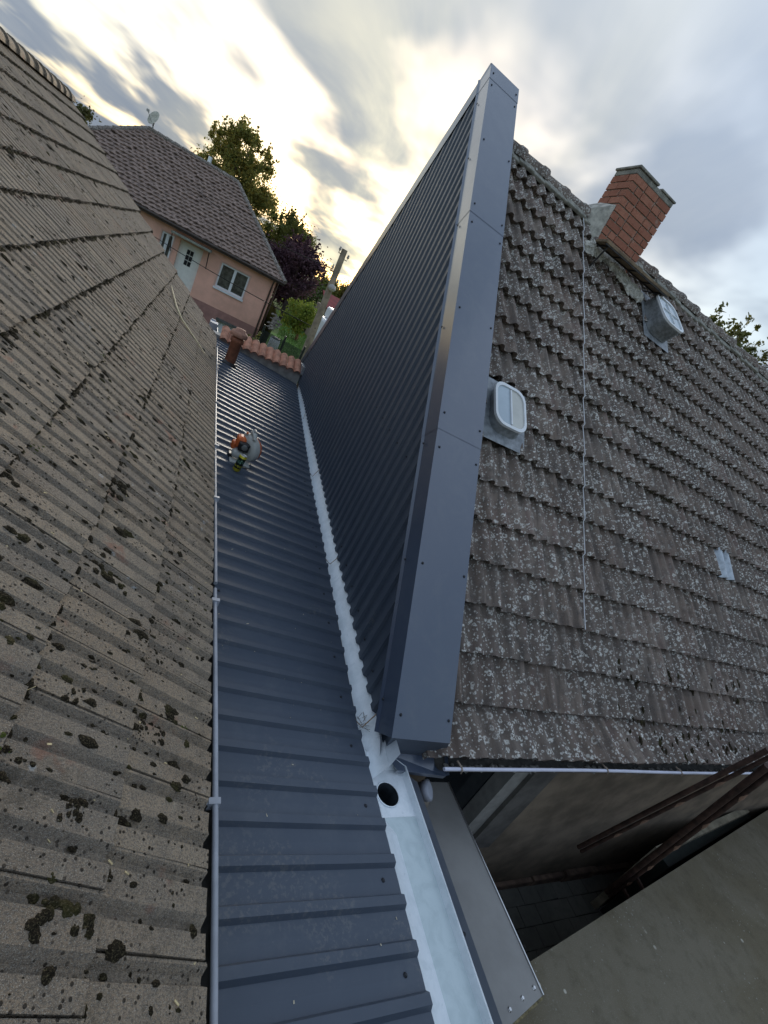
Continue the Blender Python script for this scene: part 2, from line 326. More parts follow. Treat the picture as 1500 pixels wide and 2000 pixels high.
# walls and roof deck
xr = -2.86; zr = 0.60
w = MB()
w.add([(0.26, -3, -5), (0.26, 8.35, -5), (-6.0, 15.8, -5), (-6.0, -3, -5), (0.26, -3, -1.50), (0.26, 8.35, -1.50), (-6.0, 15.8, -1.5), (-6.0, -3, -1.5)],
      [(0, 1, 5, 4), (1, 2, 6, 5), (2, 3, 7, 6), (3, 0, 4, 7), (0, 3, 2, 1)])
w.add([(0.26, 8.35, -1.50), (-6.0, 15.8, -1.5), (xr, 12.07, zr - 0.08)], [(0, 1, 2)])
w.add([(0.26, -3, -1.50), (-6.0, -3, -1.5), (xr, -3, zr - 0.08)], [(0, 2, 1)])
part('wall', w, MT['plaster'], lh)
d = MB()
e0, e1 = lpt(-3, -0.30, -0.055), lpt(lverge(-0.30) - 0.04, -0.30, -0.055)
r0, r1 = lpt(-3, 3.62, -0.055), lpt(lverge(3.62) - 0.04, 3.62, -0.055)
f0 = Vector((2 * r0.x - e0.x, -3, e0.z)); f1 = Vector((2 * r0.x - e0.x, 16.6, e0.z))
d.quad(e0, e1, r1, r0); d.quad(r0, r1, f1, f0)
lroof = part('roof', d, MT['ltile'], lh)

def tile_mesh(prof, L, drop, thick, name, m, side=True, smooth=False, under=0.004):
    mb = MB(); n = len(prof)
    top = [(u, 0, h) for u, h in prof] + [(u, L, h - drop) for u, h in prof]
    mb.add(top, [(i, i + 1, n + i + 1, n + i) for i in range(n - 1)], smooth)
    fr = [(u, 0, h) for u, h in prof] + [(u, under, h - thick) for u, h in prof]
    mb.add(fr, [(n + i, n + i + 1, i + 1, i) for i in range(n - 1)])
    if side:
        for (u, h), fl in ((prof[0], 0), (prof[-1], 1)):
            q = [(u, 0, h), (u, L, h - drop), (u, L, h - drop - thick), (u, 0, h - thick)]
            mb.add(q, [(0, 1, 2, 3) if fl == 0 else (3, 2, 1, 0)])
    return mb
def lprof():
    a = 0.196; b = []
    for o in (0.0, 0.1):
        b += [(o + 0.000, 0.018), (o + 0.050, 0.019), (o + 0.058, 0.001), (o + 0.074, 0.000), (o + 0.090, 0.018)]
    b[-1] = (0.189, 0.018); b.append((a, 0.018)); return b
LP = lprof()
ltm = tile_mesh(LP, 0.37, 0.026, 0.020, 'roof_tile', None)
lmeshes = []
for q in range(3):      # three slightly different castings
    mb = MB(); mb.f = ltm.f; mb.sm = ltm.sm; mb.mi = ltm.mi
    mb.v = [(x + (rng.normal() * 0.0012 if 0.01 < x < 0.18 else 0), y + (rng.normal() * 0.002 if y < 0.05 else 0), z + rng.normal() * 0.0008) for x, y, z in ltm.v]
    lmeshes.append(mb)
lme = [mb.mesh('roof_tile', MT['ltile']) for mb in lmeshes]
cand = []
for k in range(-1, 11):
    y = -1.2 + (0.1 if k % 2 else 0.0) + random.uniform(-.02, .02)
    while y < lverge(k * .33) + 0.1:
        cand.append((k, y)); y += 0.2
info = []
for k, y in cand:
    c = lpt(y + .1, k * .33 + .17); q = project(c); ok = q is not None and in_view(c, 80)
    info.append((0 if ok else 1, q[2] if q else 99, k, y))
info.sort()
def lmat(k, y):
    a = random.gauss(0, 0.006); R = Matrix((Lu, Lv, Lw)).transposed().to_4x4()
    o = lpt(y, k * .33 + random.gauss(0, 0.0035), random.gauss(0, 0.0012))
    return Matrix.Translation(o) @ R @ Matrix.Rotation(a, 4, 'Z')
stuff = MB()
for i, (_, _, k, y) in enumerate(info):
    mt = lmat(k, y); yv = lverge(k * .33); q = random.randrange(3)
    cutting = y + 0.5 > yv
    if i < 300 and not cutting:
        o = bpy.data.objects.new('roof_tile', lme[q]); COL.objects.link(o); o.parent = lroof; o.matrix_local = mt
    else:
        vs = [mt @ Vector(p) for p in lmeshes[q].v]
        if cutting:
            vv = []
            for p in vs:
                s = (LO.x - p.x) / cl; ym = lverge(s)
                vv.append((p.x, min(p.y, ym), p.z))
            vs = vv
        stuff.add(vs, lmeshes[q].f)
part('far_roof_tiles', stuff, MT['ltile'], lroof, kind='stuff')
# ridge caps
def cap_mesh(L, r0, r1, n=9, th=0.02):
    mb = MB(); vs = []
    for l, r in ((0, r0), (L * .82, r1), (L * .82, r1 + .012), (L, r1 + .016)):
        for i in range(n):
            a = math.pi * (i / (n - 1)) * 1.04 - 0.06
            vs.append((math.cos(a) * r, l, math.sin(a) * r * 0.9))
    fs = [(j*n+i, j*n+i+1, (j+1)*n+i+1, (j+1)*n+i) for j in range(3) for i in range(n-1)]
    mb.add(vs, fs, True); mb.add([(0, 0, 0)] + vs[:n], [(0, i+1, i+2) for i in range(n-1)]); mb.add([(0, L, 0)] + vs[-n:], [(0, i+2, i+1) for i in range(n-1)]); return mb
cme = cap_mesh(0.40, 0.125, 0.14).mesh('ridge_tile', MT['ltile'])
y = 12.15
while y > 3:
    o = bpy.data.objects.new('ridge_tile', cme); COL.objects.link(o); o.parent = lroof
    o.matrix_local = Matrix.Translation((xr - .02, y, zr + 0.02)) @ Matrix.Rotation(random.gauss(0, .012), 4, 'Z') @ Matrix.Rotation(math.radians(180), 4, 'Z') ; y -= 0.37
# gutter of the left house
gt = MB()
def trough(mb, pts_fn, ys, cx, cz, r, mi=0):
    n = 9; vs = []
    for y in ys: vs += [(cx + r * math.cos(math.pi + math.pi * i / (n - 1)), y, cz + r * math.sin(math.pi + math.pi * i / (n - 1))) for i in range(n)]
    mb.add(vs, [(j*n+i, j*n+i+1, (j+1)*n+i+1, (j+1)*n+i) for j in range(len(ys)-1) for i in range(n-1)], True, mi)
trough(gt, None, [-1.2, 2.06], 0.452, -1.600, 0.060); trough(gt, None, [2.06, 9.75], 0.450, -1.606, 0.060)
lg = part('gutter', gt, MT['gutter_dark'], lh)
rm = MB()
ysn = np.linspace(-1.2, 2.05, 9); rm.tube([(0.513 + 0.003 * math.sin(v * 2.1), v, -1.597 + .004 * math.sin(v * 1.7)) for v in ysn], 0.0105, 10)
ysn = np.linspace(2.10, 9.7, 16); rm.tube([(0.507 + 0.006 * math.sin(v * .9), v, -1.600 + .005 * math.sin(v * 1.3)) for v in ysn], 0.0105, 10)
part('rim', rm, MT['gutter_grey'], lg)
bme = MB(); bme.box((-0.020, -0.011, -0.020), (0.020, 0.011, 0.016)); bme.box((-0.14, -0.009, 0.004), (-0.016, 0.009, 0.009)); bme = bme.mesh('bracket', MT['gutter_grey'])
for y in (0.93, 1.95, 3.05, 4.0, 5.2, 6.6, 8.2):
    o = bpy.data.objects.new('bracket', bme); COL.objects.link(o); o.parent = lg; o.location = (0.511, y, -1.598)
dp = MB(); dp.box((0.36, 9.55, -1.86), (0.50, 9.78, -1.52)); dp.box((0.375, 9.78, -1.95), (0.455, 9.83, -1.50))
part('gutter_box', dp, MT['gutter_grey'], lg)

# moss on the left roof
def lsurf(y, s):
    k = math.floor(s / .33); v = s - k * .33
    u = ((y + 1.2 - (0.1 if k % 2 else 0)) % 0.2)
    h = float(np.interp(u, [p[0] for p in LP], [p[1] for p in LP]))
    return h - 0.026 * v / 0.37
def blob(mb, c, U, V, W, rx, ry, rz, n=7, rings=3, rough=0.3):
    vs = []
    if rx > .011: n, rings = n + 4, rings + 1
    for j in range(rings):
        a = (j / rings) * math.pi / 2
        for i in range(n):
            t = 2 * math.pi * i / n + j * .4; k = 1 + rng.normal() * rough * .6
            vs.append(c + U * (math.cos(t) * rx * math.cos(a) * k) + V * (math.sin(t) * ry * math.cos(a) * k) + W * (rz * math.sin(a) * (1 + rng.normal() * rough * .5) - 0.002))
    vs.append(c + W * rz * (1 + rng.normal() * .1))
    fs = [(j*n+i, j*n+(i+1) % n, (j+1)*n+(i+1) % n, (j+1)*n+i) for j in range(rings-1) for i in range(n)]
    fs += [((rings-1)*n+i, (rings-1)*n+(i+1) % n, rings*n) for i in range(n)]
    mb.add(vs, fs, False)
def moss_mat(name, c1, c2):
    m, t, b = mat(name, 0.97, 0, 0.15); p = POS(t)
    c = MIX(t, SS(t, NOISE(t, p, 9, 4), 0.50, 0.68), c1, c2); c = MIX(t, SS(t, NOISE(t, p, 260, 3), 0.5, 0.7), c, (0.11, 0.09, 0.05))
    setc(t, b, c); bump(t, b, NOISE(t, p, 330, 3), 1.0, 0.006); return m
MT['moss'] = moss_mat('dark_brown_moss', (0.020, 0.015, 0.009), (0.045, 0.040, 0.014)); MT['mossg'] = moss_mat('green_moss', (0.075, 0.095, 0.018), (0.035, 0.038, 0.012))
ms = MB()
def mossclump(mb, y, s, size, n=6):
    for _ in range(int(n * 1.7)):
        yy = y + rng.normal() * size; s2 = s + rng.normal() * size * .8
        if yy > lverge(s2) - .05 or s2 < -.29: continue
        r = size * rng.uniform(.18, .46); blob(mb, lpt(yy, s2, lsurf(yy, s2)), Lu, Lv, Lw, r, r * rng.uniform(.7, 1.1), r * rng.uniform(.35, .6), 8, 3)
for k in range(0, 11):
    y = -0.4
    while y < lverge(k * .33):
        dens = 0.62 + 0.04 * min(y, 8) + 0.05 * min(k, 6)
        if rng.random() < dens:
            r = rng.uniform(.008, .022) * (1 + .05 * k); blob(ms, lpt(y, k * .33 - rng.uniform(.000, .022), -0.012), Lu, Lv, Lw, r * 1.5, r, r * .75, 7, 3)
        y += rng.uniform(.015, .055) * (1.0 if y > 3 else 1.2)
for _ in range(6500):
    y = rng.uniform(-.3, 9.0) if rng.random() < .6 else rng.uniform(0.1, 3.5); s = rng.uniform(-.30, 3.2)
    r = rng.uniform(.003, .009) if rng.random() < .86 else rng.uniform(.009, .019)
    if y < lverge(s) - .1: blob(ms, lpt(y, s, lsurf(y, s)), Lu, Lv, Lw, r, r * rng.uniform(.8, 2.2), r * .5, 6, 2)
for _ in range(90):
    y = rng.uniform(.2, 4.5); s = round(rng.uniform(-.3, 2.6) / .33) * .33 - rng.uniform(.0, .07) if rng.random() < .6 else rng.uniform(-.25, 2.8)
    mossclump(ms, y, s, rng.uniform(.010, .024), 8)
for (y, s, z_, n) in ((1.35, .03, .03, 14), (1.55, .22, .035, 12), (0.72, .12, .032, 14), (0.62, .34, .034, 16), (0.80, .28, .03, 10), (1.02, -.12, .03, 10), (1.0, .20, .03, 9), (.52, .1, .035, 10), (2.1, .28, .04, 12)):
    mossclump(ms, y, s, z_, n)
solo('moss', ms, MT['moss'], 'dark brown moss cushions scattered over the grey-brown tiles', 'moss', (0, 0, -1.3), kind='stuff')
mg = MB()
for _ in range(60):
    y = rng.uniform(.3, 7); s = round(rng.uniform(-.2, 2.6) / .33) * .33 - rng.uniform(0, .05)
    mossclump(mg, y, s, rng.uniform(.006, .016), 3)
for (y, s) in ((1.08, -.22), (.79, .33), (1.9, .62), (3.2, .66)): mossclump(mg, y, s, .018, 9)
solo('green_moss', mg, MT['mossg'], 'bright green moss tufts along the tile joints', 'moss', (0, 0, -1.3), kind='stuff')
# straw and wood chips
ch = MB()
for _ in range(150):
    y = rng.uniform(.2, 3.5) ** 1.0; s = rng.uniform(-.3, 1.3); a = rng.uniform(0, 6.28); L = rng.uniform(.004, .016); wd = rng.uniform(.002, .005)
    if rng.random() < .1: L = rng.uniform(.025, .05); wd = .0014
    U = Lu * math.cos(a) + Lv * math.sin(a); V = Lv * math.cos(a) - Lu * math.sin(a); c = lpt(y, s, max(lsurf(y, s), lsurf(y + L * math.cos(a), s)) + .003)
    ch.obox(c, U * L, V * wd, Lw * .0015)
solo('straw_bits', ch, simple('pale_straw', (0.50, 0.40, 0.22), 0.8, 0, 0.3, 60), 'pale straw and wood chips lying on the tiles', 'debris', (0, 0, -1.3), kind='stuff')
stick = MB(); P = [lpt(7.6, .60, .02), lpt(6.75, .42, .025), lpt(6.5, .30, .02), lpt(6.35, .02, .02), lpt(6.25, -.12, .02)]
stick.tube(P, [.006, .012, .010, .008, .005], 6); solo('bare_stick', stick, simple('pale_bare_wood', (0.62, 0.50, 0.30), 0.7, 0, 0.2, 20), 'long pale peeled stick lying on the tiles near the gutter end', 'stick', P[2])

# ================================================================== RIGHT HOUSE
rh = thing('gabled_house', 'tall house with lichen-spotted dark tiles and anthracite ribbed metal gable', 'house', (6.0, 5.6, -5.0))
cr, sr = math.cos(math.radians(45.25)), math.sin(math.radians(45.25))
RO = Vector((0, 1.47, -2.10)); Ru = Vector((1, 0, 0)); Rv = Vector((0, cr, sr)); Rw = Vector((0, -sr, cr))
def rpt(x, s, w=0.0): return RO + Ru * x + Rv * s + Rw * w
def xw(y): return 1.456 + 0.065 * y
XE = 12.2; YF = 9.35
w = MB()
xa, xb = xw(1.85) + .10, xw(YF) + .10
# front wall with a window opening (x 2.62-3.60, z -3.85 - -2.30)
X0, X1, Z0, Z1 = 2.62, 3.60, -3.85, -2.34
for a, b_, c, d_ in ((xa, X0, -5.0, -2.15), (X1, XE, -5.0, -2.15), (X0, X1, -5.0, Z0), (X0, X1, Z1, -2.15)):
    w.box((a, 1.85, c), (b_, 2.10, d_))
w.box((XE - .2, 2.1, -5), (XE, 9.1, -2.15)); w.box((xb + .05, 8.9, -5), (XE - .2, 9.1, -2.15))
part('wall', w, MT['plaster'], rh)
gw = MB()
pa = (xw(1.85) + .06, 1.85); pb = (xw(9.05) + .06, 9.05)
pts = [(pa[0], pa[1], -5), (pb[0], pb[1], -5), (pb[0], pb[1], -1.95), (xw(5.55) + .06, 5.55, 2.05), (pa[0], pa[1], -1.85)]
gw.add(pts + [(x + .2, y, z) for x, y, z in pts], [(4, 3, 2, 1, 0), (5, 6, 7, 8, 9), (0, 1, 6, 5), (1, 2, 7, 6), (2, 3, 8, 7), (3, 4, 9, 8), (4, 0, 5, 9)])
part('gable_wall', gw, MT['plaster'], rh)
wi = MB(); wi.box((X0, 1.99, Z0), (X1, 2.02, Z1)); win = part('window', wi, MT['glassdark'], rh)
fr = MB(); fr.box((X0, 1.93, Z0), (X0 + .07, 1.988, Z1)); fr.box((X1 - .02, 1.84, Z0 - .02), (X1 + .16, 1.983, -2.16)); fr.box((X0 + .07, 1.93, Z0), (X1 - .02, 1.988, Z0 + .06))
part('frame', fr, MT['frame'], win)
pl = MB(); pl.box((3.762, 1.80, -3.98), (4.07, 1.846, -2.16)); part('pilaster', pl, MT['greyplaster'], rh)
bs = MB()
x = 2.2
while x < 11.5:
    L = random.uniform(.25, .7); bs.box((x, 1.80 - random.uniform(0, .03), -5.0), (x + L, 1.846, -4.86 + random.uniform(-.05, .06))); x += L + .004
part('plinth', bs, simple('crumbling_plinth', (0.17, 0.115, 0.085), 0.95, 0, 0.4, 6, 0.7, 40), rh, bevel=0.01)
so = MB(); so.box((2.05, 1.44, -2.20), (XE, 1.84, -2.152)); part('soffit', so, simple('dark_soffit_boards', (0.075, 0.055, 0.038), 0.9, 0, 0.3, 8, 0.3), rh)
# roof deck
d = MB()
def vx(y): return 2.02 + 0.085 * (y - 1.47)
A = [Vector((vx(1.75), 1.75, -1.87)), Vector((XE, 1.75, -1.87)), Vector((XE, 5.69, 2.09)), Vector((vx(5.69), 5.69, 2.09)), Vector((XE, 9.6, -1.87)), Vector((vx(9.6) - .2, 9.6, -1.87))]
A = [a + Vector((0, 0.05, -0.06)) for a in A]
d.quad(A[0], A[1], A[2], A[3]); d.quad(A[3], A[2], A[4], A[5])
rroof = part('roof', d, MT['rtile'], rh)
def rprof():
    P = []
    for o in (0.0, 0.157):
        P += [(o, 0.002), (o + .028, 0.0), (o + .056, 0.001), (o + .068, 0.018), (o + .086, 0.043), (o + .108, 0.053), (o + .131, 0.042), (o + .148, 0.018)]
    P.append((0.311, 0.003)); return P
RP = rprof()
rtm = tile_mesh(RP, 0.37, 0.062, 0.058, 'roof_tile', None, smooth=True, under=.030)
rmesh = []
for q in range(3):
    mb = MB(); mb.f = rtm.f; mb.sm = rtm.sm; mb.mi = rtm.mi
    mb.v = [(x_, y_ + (rng.normal() * 0.003 if y_ < .05 else 0), z_ + rng.normal() * .0007) for x_, y_, z_ in rtm.v]; rmesh.append(mb)
rme = [mb.mesh('roof_tile', MT['rtile']) for mb in rmesh]
SKY1 = (2.24, 2.74, 3.10, 3.52); SKY2 = (4.72, 5.20, 4.93, 5.27)
cand = []
for k in range(0, 18):
    y0 = RO.y + k * .33 * cr
    for j in range(0, 34):
        x = 1.89 + .314 * j + .044 * (y0 - 1.5)
        if x + .31 < vx(y0) - .02 or x > XE - .3: continue
        cy = y0 + .12; cx = x + .155
        if SKY1[0] - .02 < cx < SKY1[1] - .12 and SKY1[2] + .0 < cy < SKY1[3] + .02: continue
        cand.append((k, j, x))
def rmat(k, x):
    R = Matrix((Ru, Rv, Rw)).transposed().to_4x4(); o = rpt(x, k * .33 + random.gauss(0, .004), random.gauss(0, .0015))
    if k == 0:
        c2, s2 = math.cos(math.radians(25)), math.sin(math.radians(25))
        R = Matrix((Ru, Vector((0, c2, s2)), Vector((0, -s2, c2)))).transposed().to_4x4(); o = Vector((x, 1.40 + random.gauss(0, .004), -2.005))
    return Matrix.Translation(o) @ R @ Matrix.Rotation(random.gauss(0, .008) + .012, 4, 'Z')
info = []
for k, j, x in cand:
    c = rpt(x + .155, k * .33 + .17); q = project(c); ok = q is not None and in_view(c, 40)
    info.append((0 if ok else 1, q[2] if q else 99, k, j, x))
info.sort(); stuff = MB(); cnt = 0
MT['glass_tile'] = simple('milky_glass_tile', (0.42, 0.46, 0.50), 0.25, 0, 0.25, 14)
gme = tile_mesh(RP, 0.37, 0.030, 0.024, 'glass_tile', None, smooth=True).mesh('glass_tile', MT['glass_tile'])
for (_, _, k, j, x) in info:
    mt = rmat(k, x); q = random.randrange(3)
    if k == 6 and 5.92 < x < 6.2:
        o = bpy.data.objects.new('glass_tile', gme); COL.objects.link(o); o.parent = rroof; o.matrix_local = mt; o['label'] = 'milky glass tile among the dark tiles'; continue
    if cnt < 300:
        o = bpy.data.objects.new('roof_tile', rme[q]); COL.objects.link(o); o.parent = rroof; o.matrix_local = mt; cnt += 1
    else: stuff.add([mt @ Vector(p) for p in rmesh[q].v], rmesh[q].f, True)
part('outer_roof_tiles', stuff, MT['rtile'], rroof, kind='stuff')
MT['ridge'] = mat_right_tile('pale_lichen_ridge', 0.12, 1.3)
cme = cap_mesh(0.40, 0.115, 0.13).mesh('ridge_tile', MT['ridge'])
x = 2.22
while x < XE:
    if not (3.72 < x + .15 < 4.72):
        o = bpy.data.objects.new('ridge_tile', cme); COL.objects.link(o); o.parent = rroof
        o.matrix_local = Matrix.Translation((x, 5.70, 2.10 + random.gauss(0, .006))) @ Matrix.Rotation(math.radians(-90) + random.gauss(0, .015), 4, 'Z')
    x += .36
mo = MB()
x = 2.25
while x < XE - .2:
    L = random.uniform(.10, .22); mo.obox(Vector((x, 5.56, 2.02 + random.uniform(-.02, .02))), (L, 0, 0), (0, .10, .09), (0, -.03, .03)); x += L * .9
part('ridge_mortar', mo, MT['capstone'], rroof, bevel=.01)

# gutter of the right house
gt = MB(); n = 9; vs = []
gz = lambda x: -2.022 - .006 * (x - 2) + .006 * math.sin(x * 2.3)
xs = np.linspace(1.99, XE, 24)
for x in xs: vs += [(x, 1.405 - .06 * math.cos(math.pi * i / (n - 1)), gz(x) - .055 * math.sin(math.pi * i / (n - 1))) for i in range(n)]
gt.add(vs, [(j*n+i, (j+1)*n+i, (j+1)*n+i+1, j*n+i+1) for j in range(len(xs)-1) for i in range(n-1)], True)
rg = part('gutter', gt, MT['gutter_dark'], rh)
rm = MB(); rm.tube([(x, 1.343, gz(x) + .002) for x in xs], 0.0115, 10); part('rim', rm, MT['gutter_white'], rg)
bk = MB(); bk.tube([(0, -.016 , -.012), (0, -.016, .010), (0, .0, .016), (0, .05, .005)], .006, 6); bk = bk.mesh('bracket', simple('rusty_bracket', (.28, .22, .17), .7))
for x in (2.12, 3.55, 4.6, 5.4, 6.3, 7.2):
    o = bpy.data.objects.new('bracket', bk); COL.objects.link(o); o.parent = rg; o.location = (x, 1.343, gz(x))
db = MB()
for _ in range(260):
    x = rng.uniform(2.05, 7.5); r = rng.uniform(.006, .02); blob(db, Vector((x, 1.375 + rng.uniform(-.01, .03), gz(x) - .045)), Vector((1, 0, 0)), Vector((0, 1, 0)), Vector((0, 0, 1)), r, r, r * .7, 6, 2)
part('gutter_debris', db, simple('gutter_silt', (.20, .19, .17), .95, 0, .6, 30), rg, kind='stuff')

# ---- metal gable cladding
AP = Vector((1.817, 5.56, 2.50)); LB = Vector((1.547, 1.405, -1.856)); FE = Vector((2.060, 9.22, -1.50))
RTp = Vector((2.181, 5.56, 2.504)); RB = Vector((1.973, 1.405, -1.880))
zby = [1.4, 1.55, 2.0, 2.5, 3.3, 4.46, 5.5, 6.4, 7.4, 8.7, 9.4]; zbz = [-1.99, -1.985, -1.985, -1.955, -1.935, -1.87, -1.82, -1.795, -1.74, -1.72, -1.70]
def zb(y): return pw(y, zby, zbz)
def zt(y):
    a = LB.z + (y - LB.y) * (AP.z - LB.z) / (AP.y - LB.y); b = AP.z - (y - AP.y) * (AP.z - FE.z) / (FE.y - AP.y); return min(a, b) - .05
PWd = 0.1375; prof = [(0.0, 0.0), (0.058, 0.0), (0.072, 0.021), (0.120, 0.021), (0.1325, 0.0)]
def cladding(y0, y1):
    mb = MB(); cols = []; y = y0; i0 = round((y0 - 1.47) / PWd)
    k = 0
    while True:
        done = False
        for u, h in prof:
            yy = y0 + k * PWd + u
            if yy > y1 + 1e-6: done = True; break
            cols.append((yy, h))
        if done: break
        k += 1
    cols.append((y1, 0.0)); vs = []; fs = []
    for yy, h in cols:
        b, t = zb(yy), max(zt(yy), zb(yy) + .005); X = xw(yy) + .032 - h
        vs += [(X, yy, b), (X, yy, t)]
    fs = [(2*i, 2*i+1, 2*i+3, 2*i+2) for i in range(len(cols) - 1)]
    mb.add(vs, fs); return mb
y = 1.47; gi = 0
while y < 9.1:
    y1 = min(y + 8 * PWd, 9.16)
    o = part('cladding_sheet', cladding(y, y1), MT['metal'], rh); y = y1 - (0.0 if y1 >= 9.15 else 0.0); gi += 1
    if y1 >= 9.15: break
def screw_mesh(r=.007):
    mb = MB(); mb.lathe((0, 0, 0), (0, 0, 1), [(r * 1.35, 0), (r * 1.35, .002), (r, .003), (r * .8, .007)], 8); return mb.mesh('screw', MT['screw'])
SCR = screw_mesh()
def screw(p, nrm, parent, me=SCR):
    o = bpy.data.objects.new('screw', me); COL.objects.link(o); o.parent = parent
    b = -parent.location if (parent.parent is None) else Vector((0, 0, 0))
    o.matrix_local = Matrix.Translation(Vector(p) + b) @ Vector(nrm).to_track_quat('Z', 'Y').to_matrix().to_4x4()
for y in np.arange(1.6, 9.0, PWd * 2):
    for zz_ in (zb(y) + .09, zb(y) + 1.15):
        if zz_ < zt(y) - .2: screw((xw(y) + .030, 1.47 + round((y - 1.47) / PWd) * PWd + .03, zz_), (-1, .06, 0), rh)
# verge flashing pieces
din = Vector((.045, .724, -.69)).normalized()
def Lp(t): return LB.lerp(AP, t)
def Rp(t): return RB.lerp(RTp, t)
def flash(t0, t1, lift, parent=rh):
    mb = MB(); nrm = Vector((0, -.724, .69)); secs = []
    for t in (t0, t1):
        l, r = Lp(t) + nrm * lift + Vector((-lift, 0, 0)), Rp(t) + nrm * lift + Vector((lift, 0, 0))
        leg = 0.155
        i = Lp(t) + din * leg + Vector((-lift - .001, 0, 0)); hem = i + Vector((-.014, .006, -.004)) + din * .012
        dr = r - nrm * .11
        secs.append([hem, i, l, r, dr])
    vs = secs[0] + secs[1]; mb.add(vs, [(k, 5 + k, 6 + k, k + 1) for k in range(4)]); return part('verge_flashing', mb, MT['flash'], parent)
flash(0, .327, .000); flash(.322, .672, .0022); flash(.667, .968, .0044); flash(.963, 1.0, .0066)
vn = Vector((0, -.724, .69))
for t in (.02, .165, .30, .345, .50, .65, .685, .82, .95, .98):
    for fr_ in (.09, .93): screw(Lp(t).lerp(Rp(t), fr_) + vn * (.001 if t < .322 else .0032 if t < .667 else .0055 if t < .963 else .0078), vn, rh)
for t in (.03, .17, .31, .48, .66, .80, .93): screw(Lp(t) + din * .135 + Vector((-.012, 0, 0)), (-1, 0.06, 0), rh)
# far verge trim
mb = MB(); vf = Vector((0.06, -.745, -.667)); up = Vector((0, .73, .68))
a0, a1 = AP + Vector((-.012, 0, .002)), FE + Vector((-.012, 0, 0))
mb.add([a0 + vf * .125, a1 + vf * .125, a0, a1, a0 + Vector((.30, 0, 0)), a1 + Vector((.30, 0, 0))], [(0, 1, 3, 2), (2, 3, 5, 4)])
part('rear_verge_flashing', mb, MT['flash'], rh)
# closing box and drip tray below the verge
mb = MB(); F2, F3 = Vector((2.070, 1.455, -2.077)), Vector((1.612, 1.455, -2.045)); e_ = Vector((0, .004, -.003))
mb.quad(LB + e_, RB + e_, F2, F3); mb.quad(LB + e_ + Vector((.004, 0, 0)), F3, Vector((1.62, 1.66, -2.01)), Vector((1.585, 1.66, -1.78)))
mb.quad(Vector((1.556, 1.475, -1.95)), Vector((1.566, 1.395, -2.045)), Vector((1.60, 1.50, -2.05)), Vector((1.575, 1.56, -1.95)))
part('verge_end', mb, MT['metal'], rh)
mb = MB(); t0, t1, t2, t3 = F3 + Vector((0, -.002, .001)), F2 + Vector((0, -.002, .001)), Vector((2.068, 1.358, -2.116)), Vector((1.682, 1.358, -2.062))
mb.quad(t0, t1, t2, t3); mb.quad(t1, t1 + Vector((.014, -.004, .03)), t2 + Vector((.014, -.006, .022)), t2); mb.quad(t3, t2, t2 + Vector((0, .006, -.03)), t3 + Vector((0, .006, -.03)))
part('drip_tray', mb, MT['flash'], rh, solid=.002)

# ---- chimney
CX0, CX1, CY0, CY1, CZ0, CZ1 = 3.90, 4.60, 5.45, 5.83, 1.55, 2.70
co = MB(); co.box((CX0 + .008, CY0 + .008, CZ0), (CX1 - .008, CY1 - .008, CZ1)); chim = part('chimney', co, MT['bmortar'], rh)
def mat_brick():
    m, t, b = mat('orange_red_brick', 0.9, 0, 0.3); p = POS(t); r = orand(t)
    c = MIX(t, r, (0.31, 0.125, 0.082), (0.43, 0.190, 0.125)); c = MIX(t, M(t, 'MULTIPLY', SS(t, NOISE(t, p, 24, 4, .65), .45, .7), .5), c, (0.26, 0.085, 0.05))
    c = MIX(t, M(t, 'MULTIPLY', SS(t, NOISE(t, p, 7, 4, .65), .58, .72), .45), c, (0.42, 0.36, 0.30)); setc(t, b, c); bump(t, b, NOISE(t, p, 120, 4), .5, .004); return m
MT['brick'] = mat_brick(); bc = {}
def brick(x0, x1, y0, y1, z0, z1):
    key = (round(x1 - x0, 3), round(y1 - y0, 3), round(z1 - z0, 3))
    if key not in bc:
        q = MB(); q.box((0, 0, 0), key); bc[key] = q.mesh('brick', MT['brick'])
    o = bpy.data.objects.new('brick', bc[key]); COL.objects.link(o); o.parent = chim
    o.matrix_local = Matrix.Translation((x0, y0, z0)) @ Matrix.Rotation(random.gauss(0, .006), 4, 'Z')
ch_ = 0.083; nb = 13
for c in range(nb):
    z0 = CZ1 - (c + 1) * ch_; z1 = z0 + .068; J = .015; W = CX1 - CX0; D = CY1 - CY0; e = .006
    jx = random.uniform(-.004, .004)
    if c % 2 == 0:
        xs = [0, .23, .46, W]
        for i in range(3): brick(CX0 + xs[i] + (jx if i else 0), CX0 + xs[i+1] - (J if i < 2 else 0), CY0 - e, CY0 + .10, z0, z1)
        for i in range(3): brick(CX0 + xs[i], CX0 + xs[i+1] - J, CY1 - .10, CY1 + e, z0, z1)
        for xx in (CX0 - e, CX1 - .1 + e):
            brick(xx, xx + .10, CY0 + .111, CY1 - .111, z0, z1)
    else:
        xs = [.111, .225, .46, W - .111]
        for i in range(3): brick(CX0 + xs[i] + (jx if i else 0), CX0 + xs[i+1] - (J if i < 2 else 0), CY0 - e, CY0 + .10, z0, z1)
        for i in range(3): brick(CX0 + xs[i], CX0 + xs[i+1] - J, CY1 - .10, CY1 + e, z0, z1)
        for xx in (CX0 - e, CX1 - .1 + e):
            brick(xx, xx + .10, CY0 - e + .001, CY0 + .20, z0, z1); brick(xx, xx + .10, CY0 + .211, CY1 + e, z0, z1)
cp = MB(); cp.box((CX0 - .004, CY0 - .004, CZ1 - .01), (CX1 + .004, CY1 + .004, CZ1 + .045))
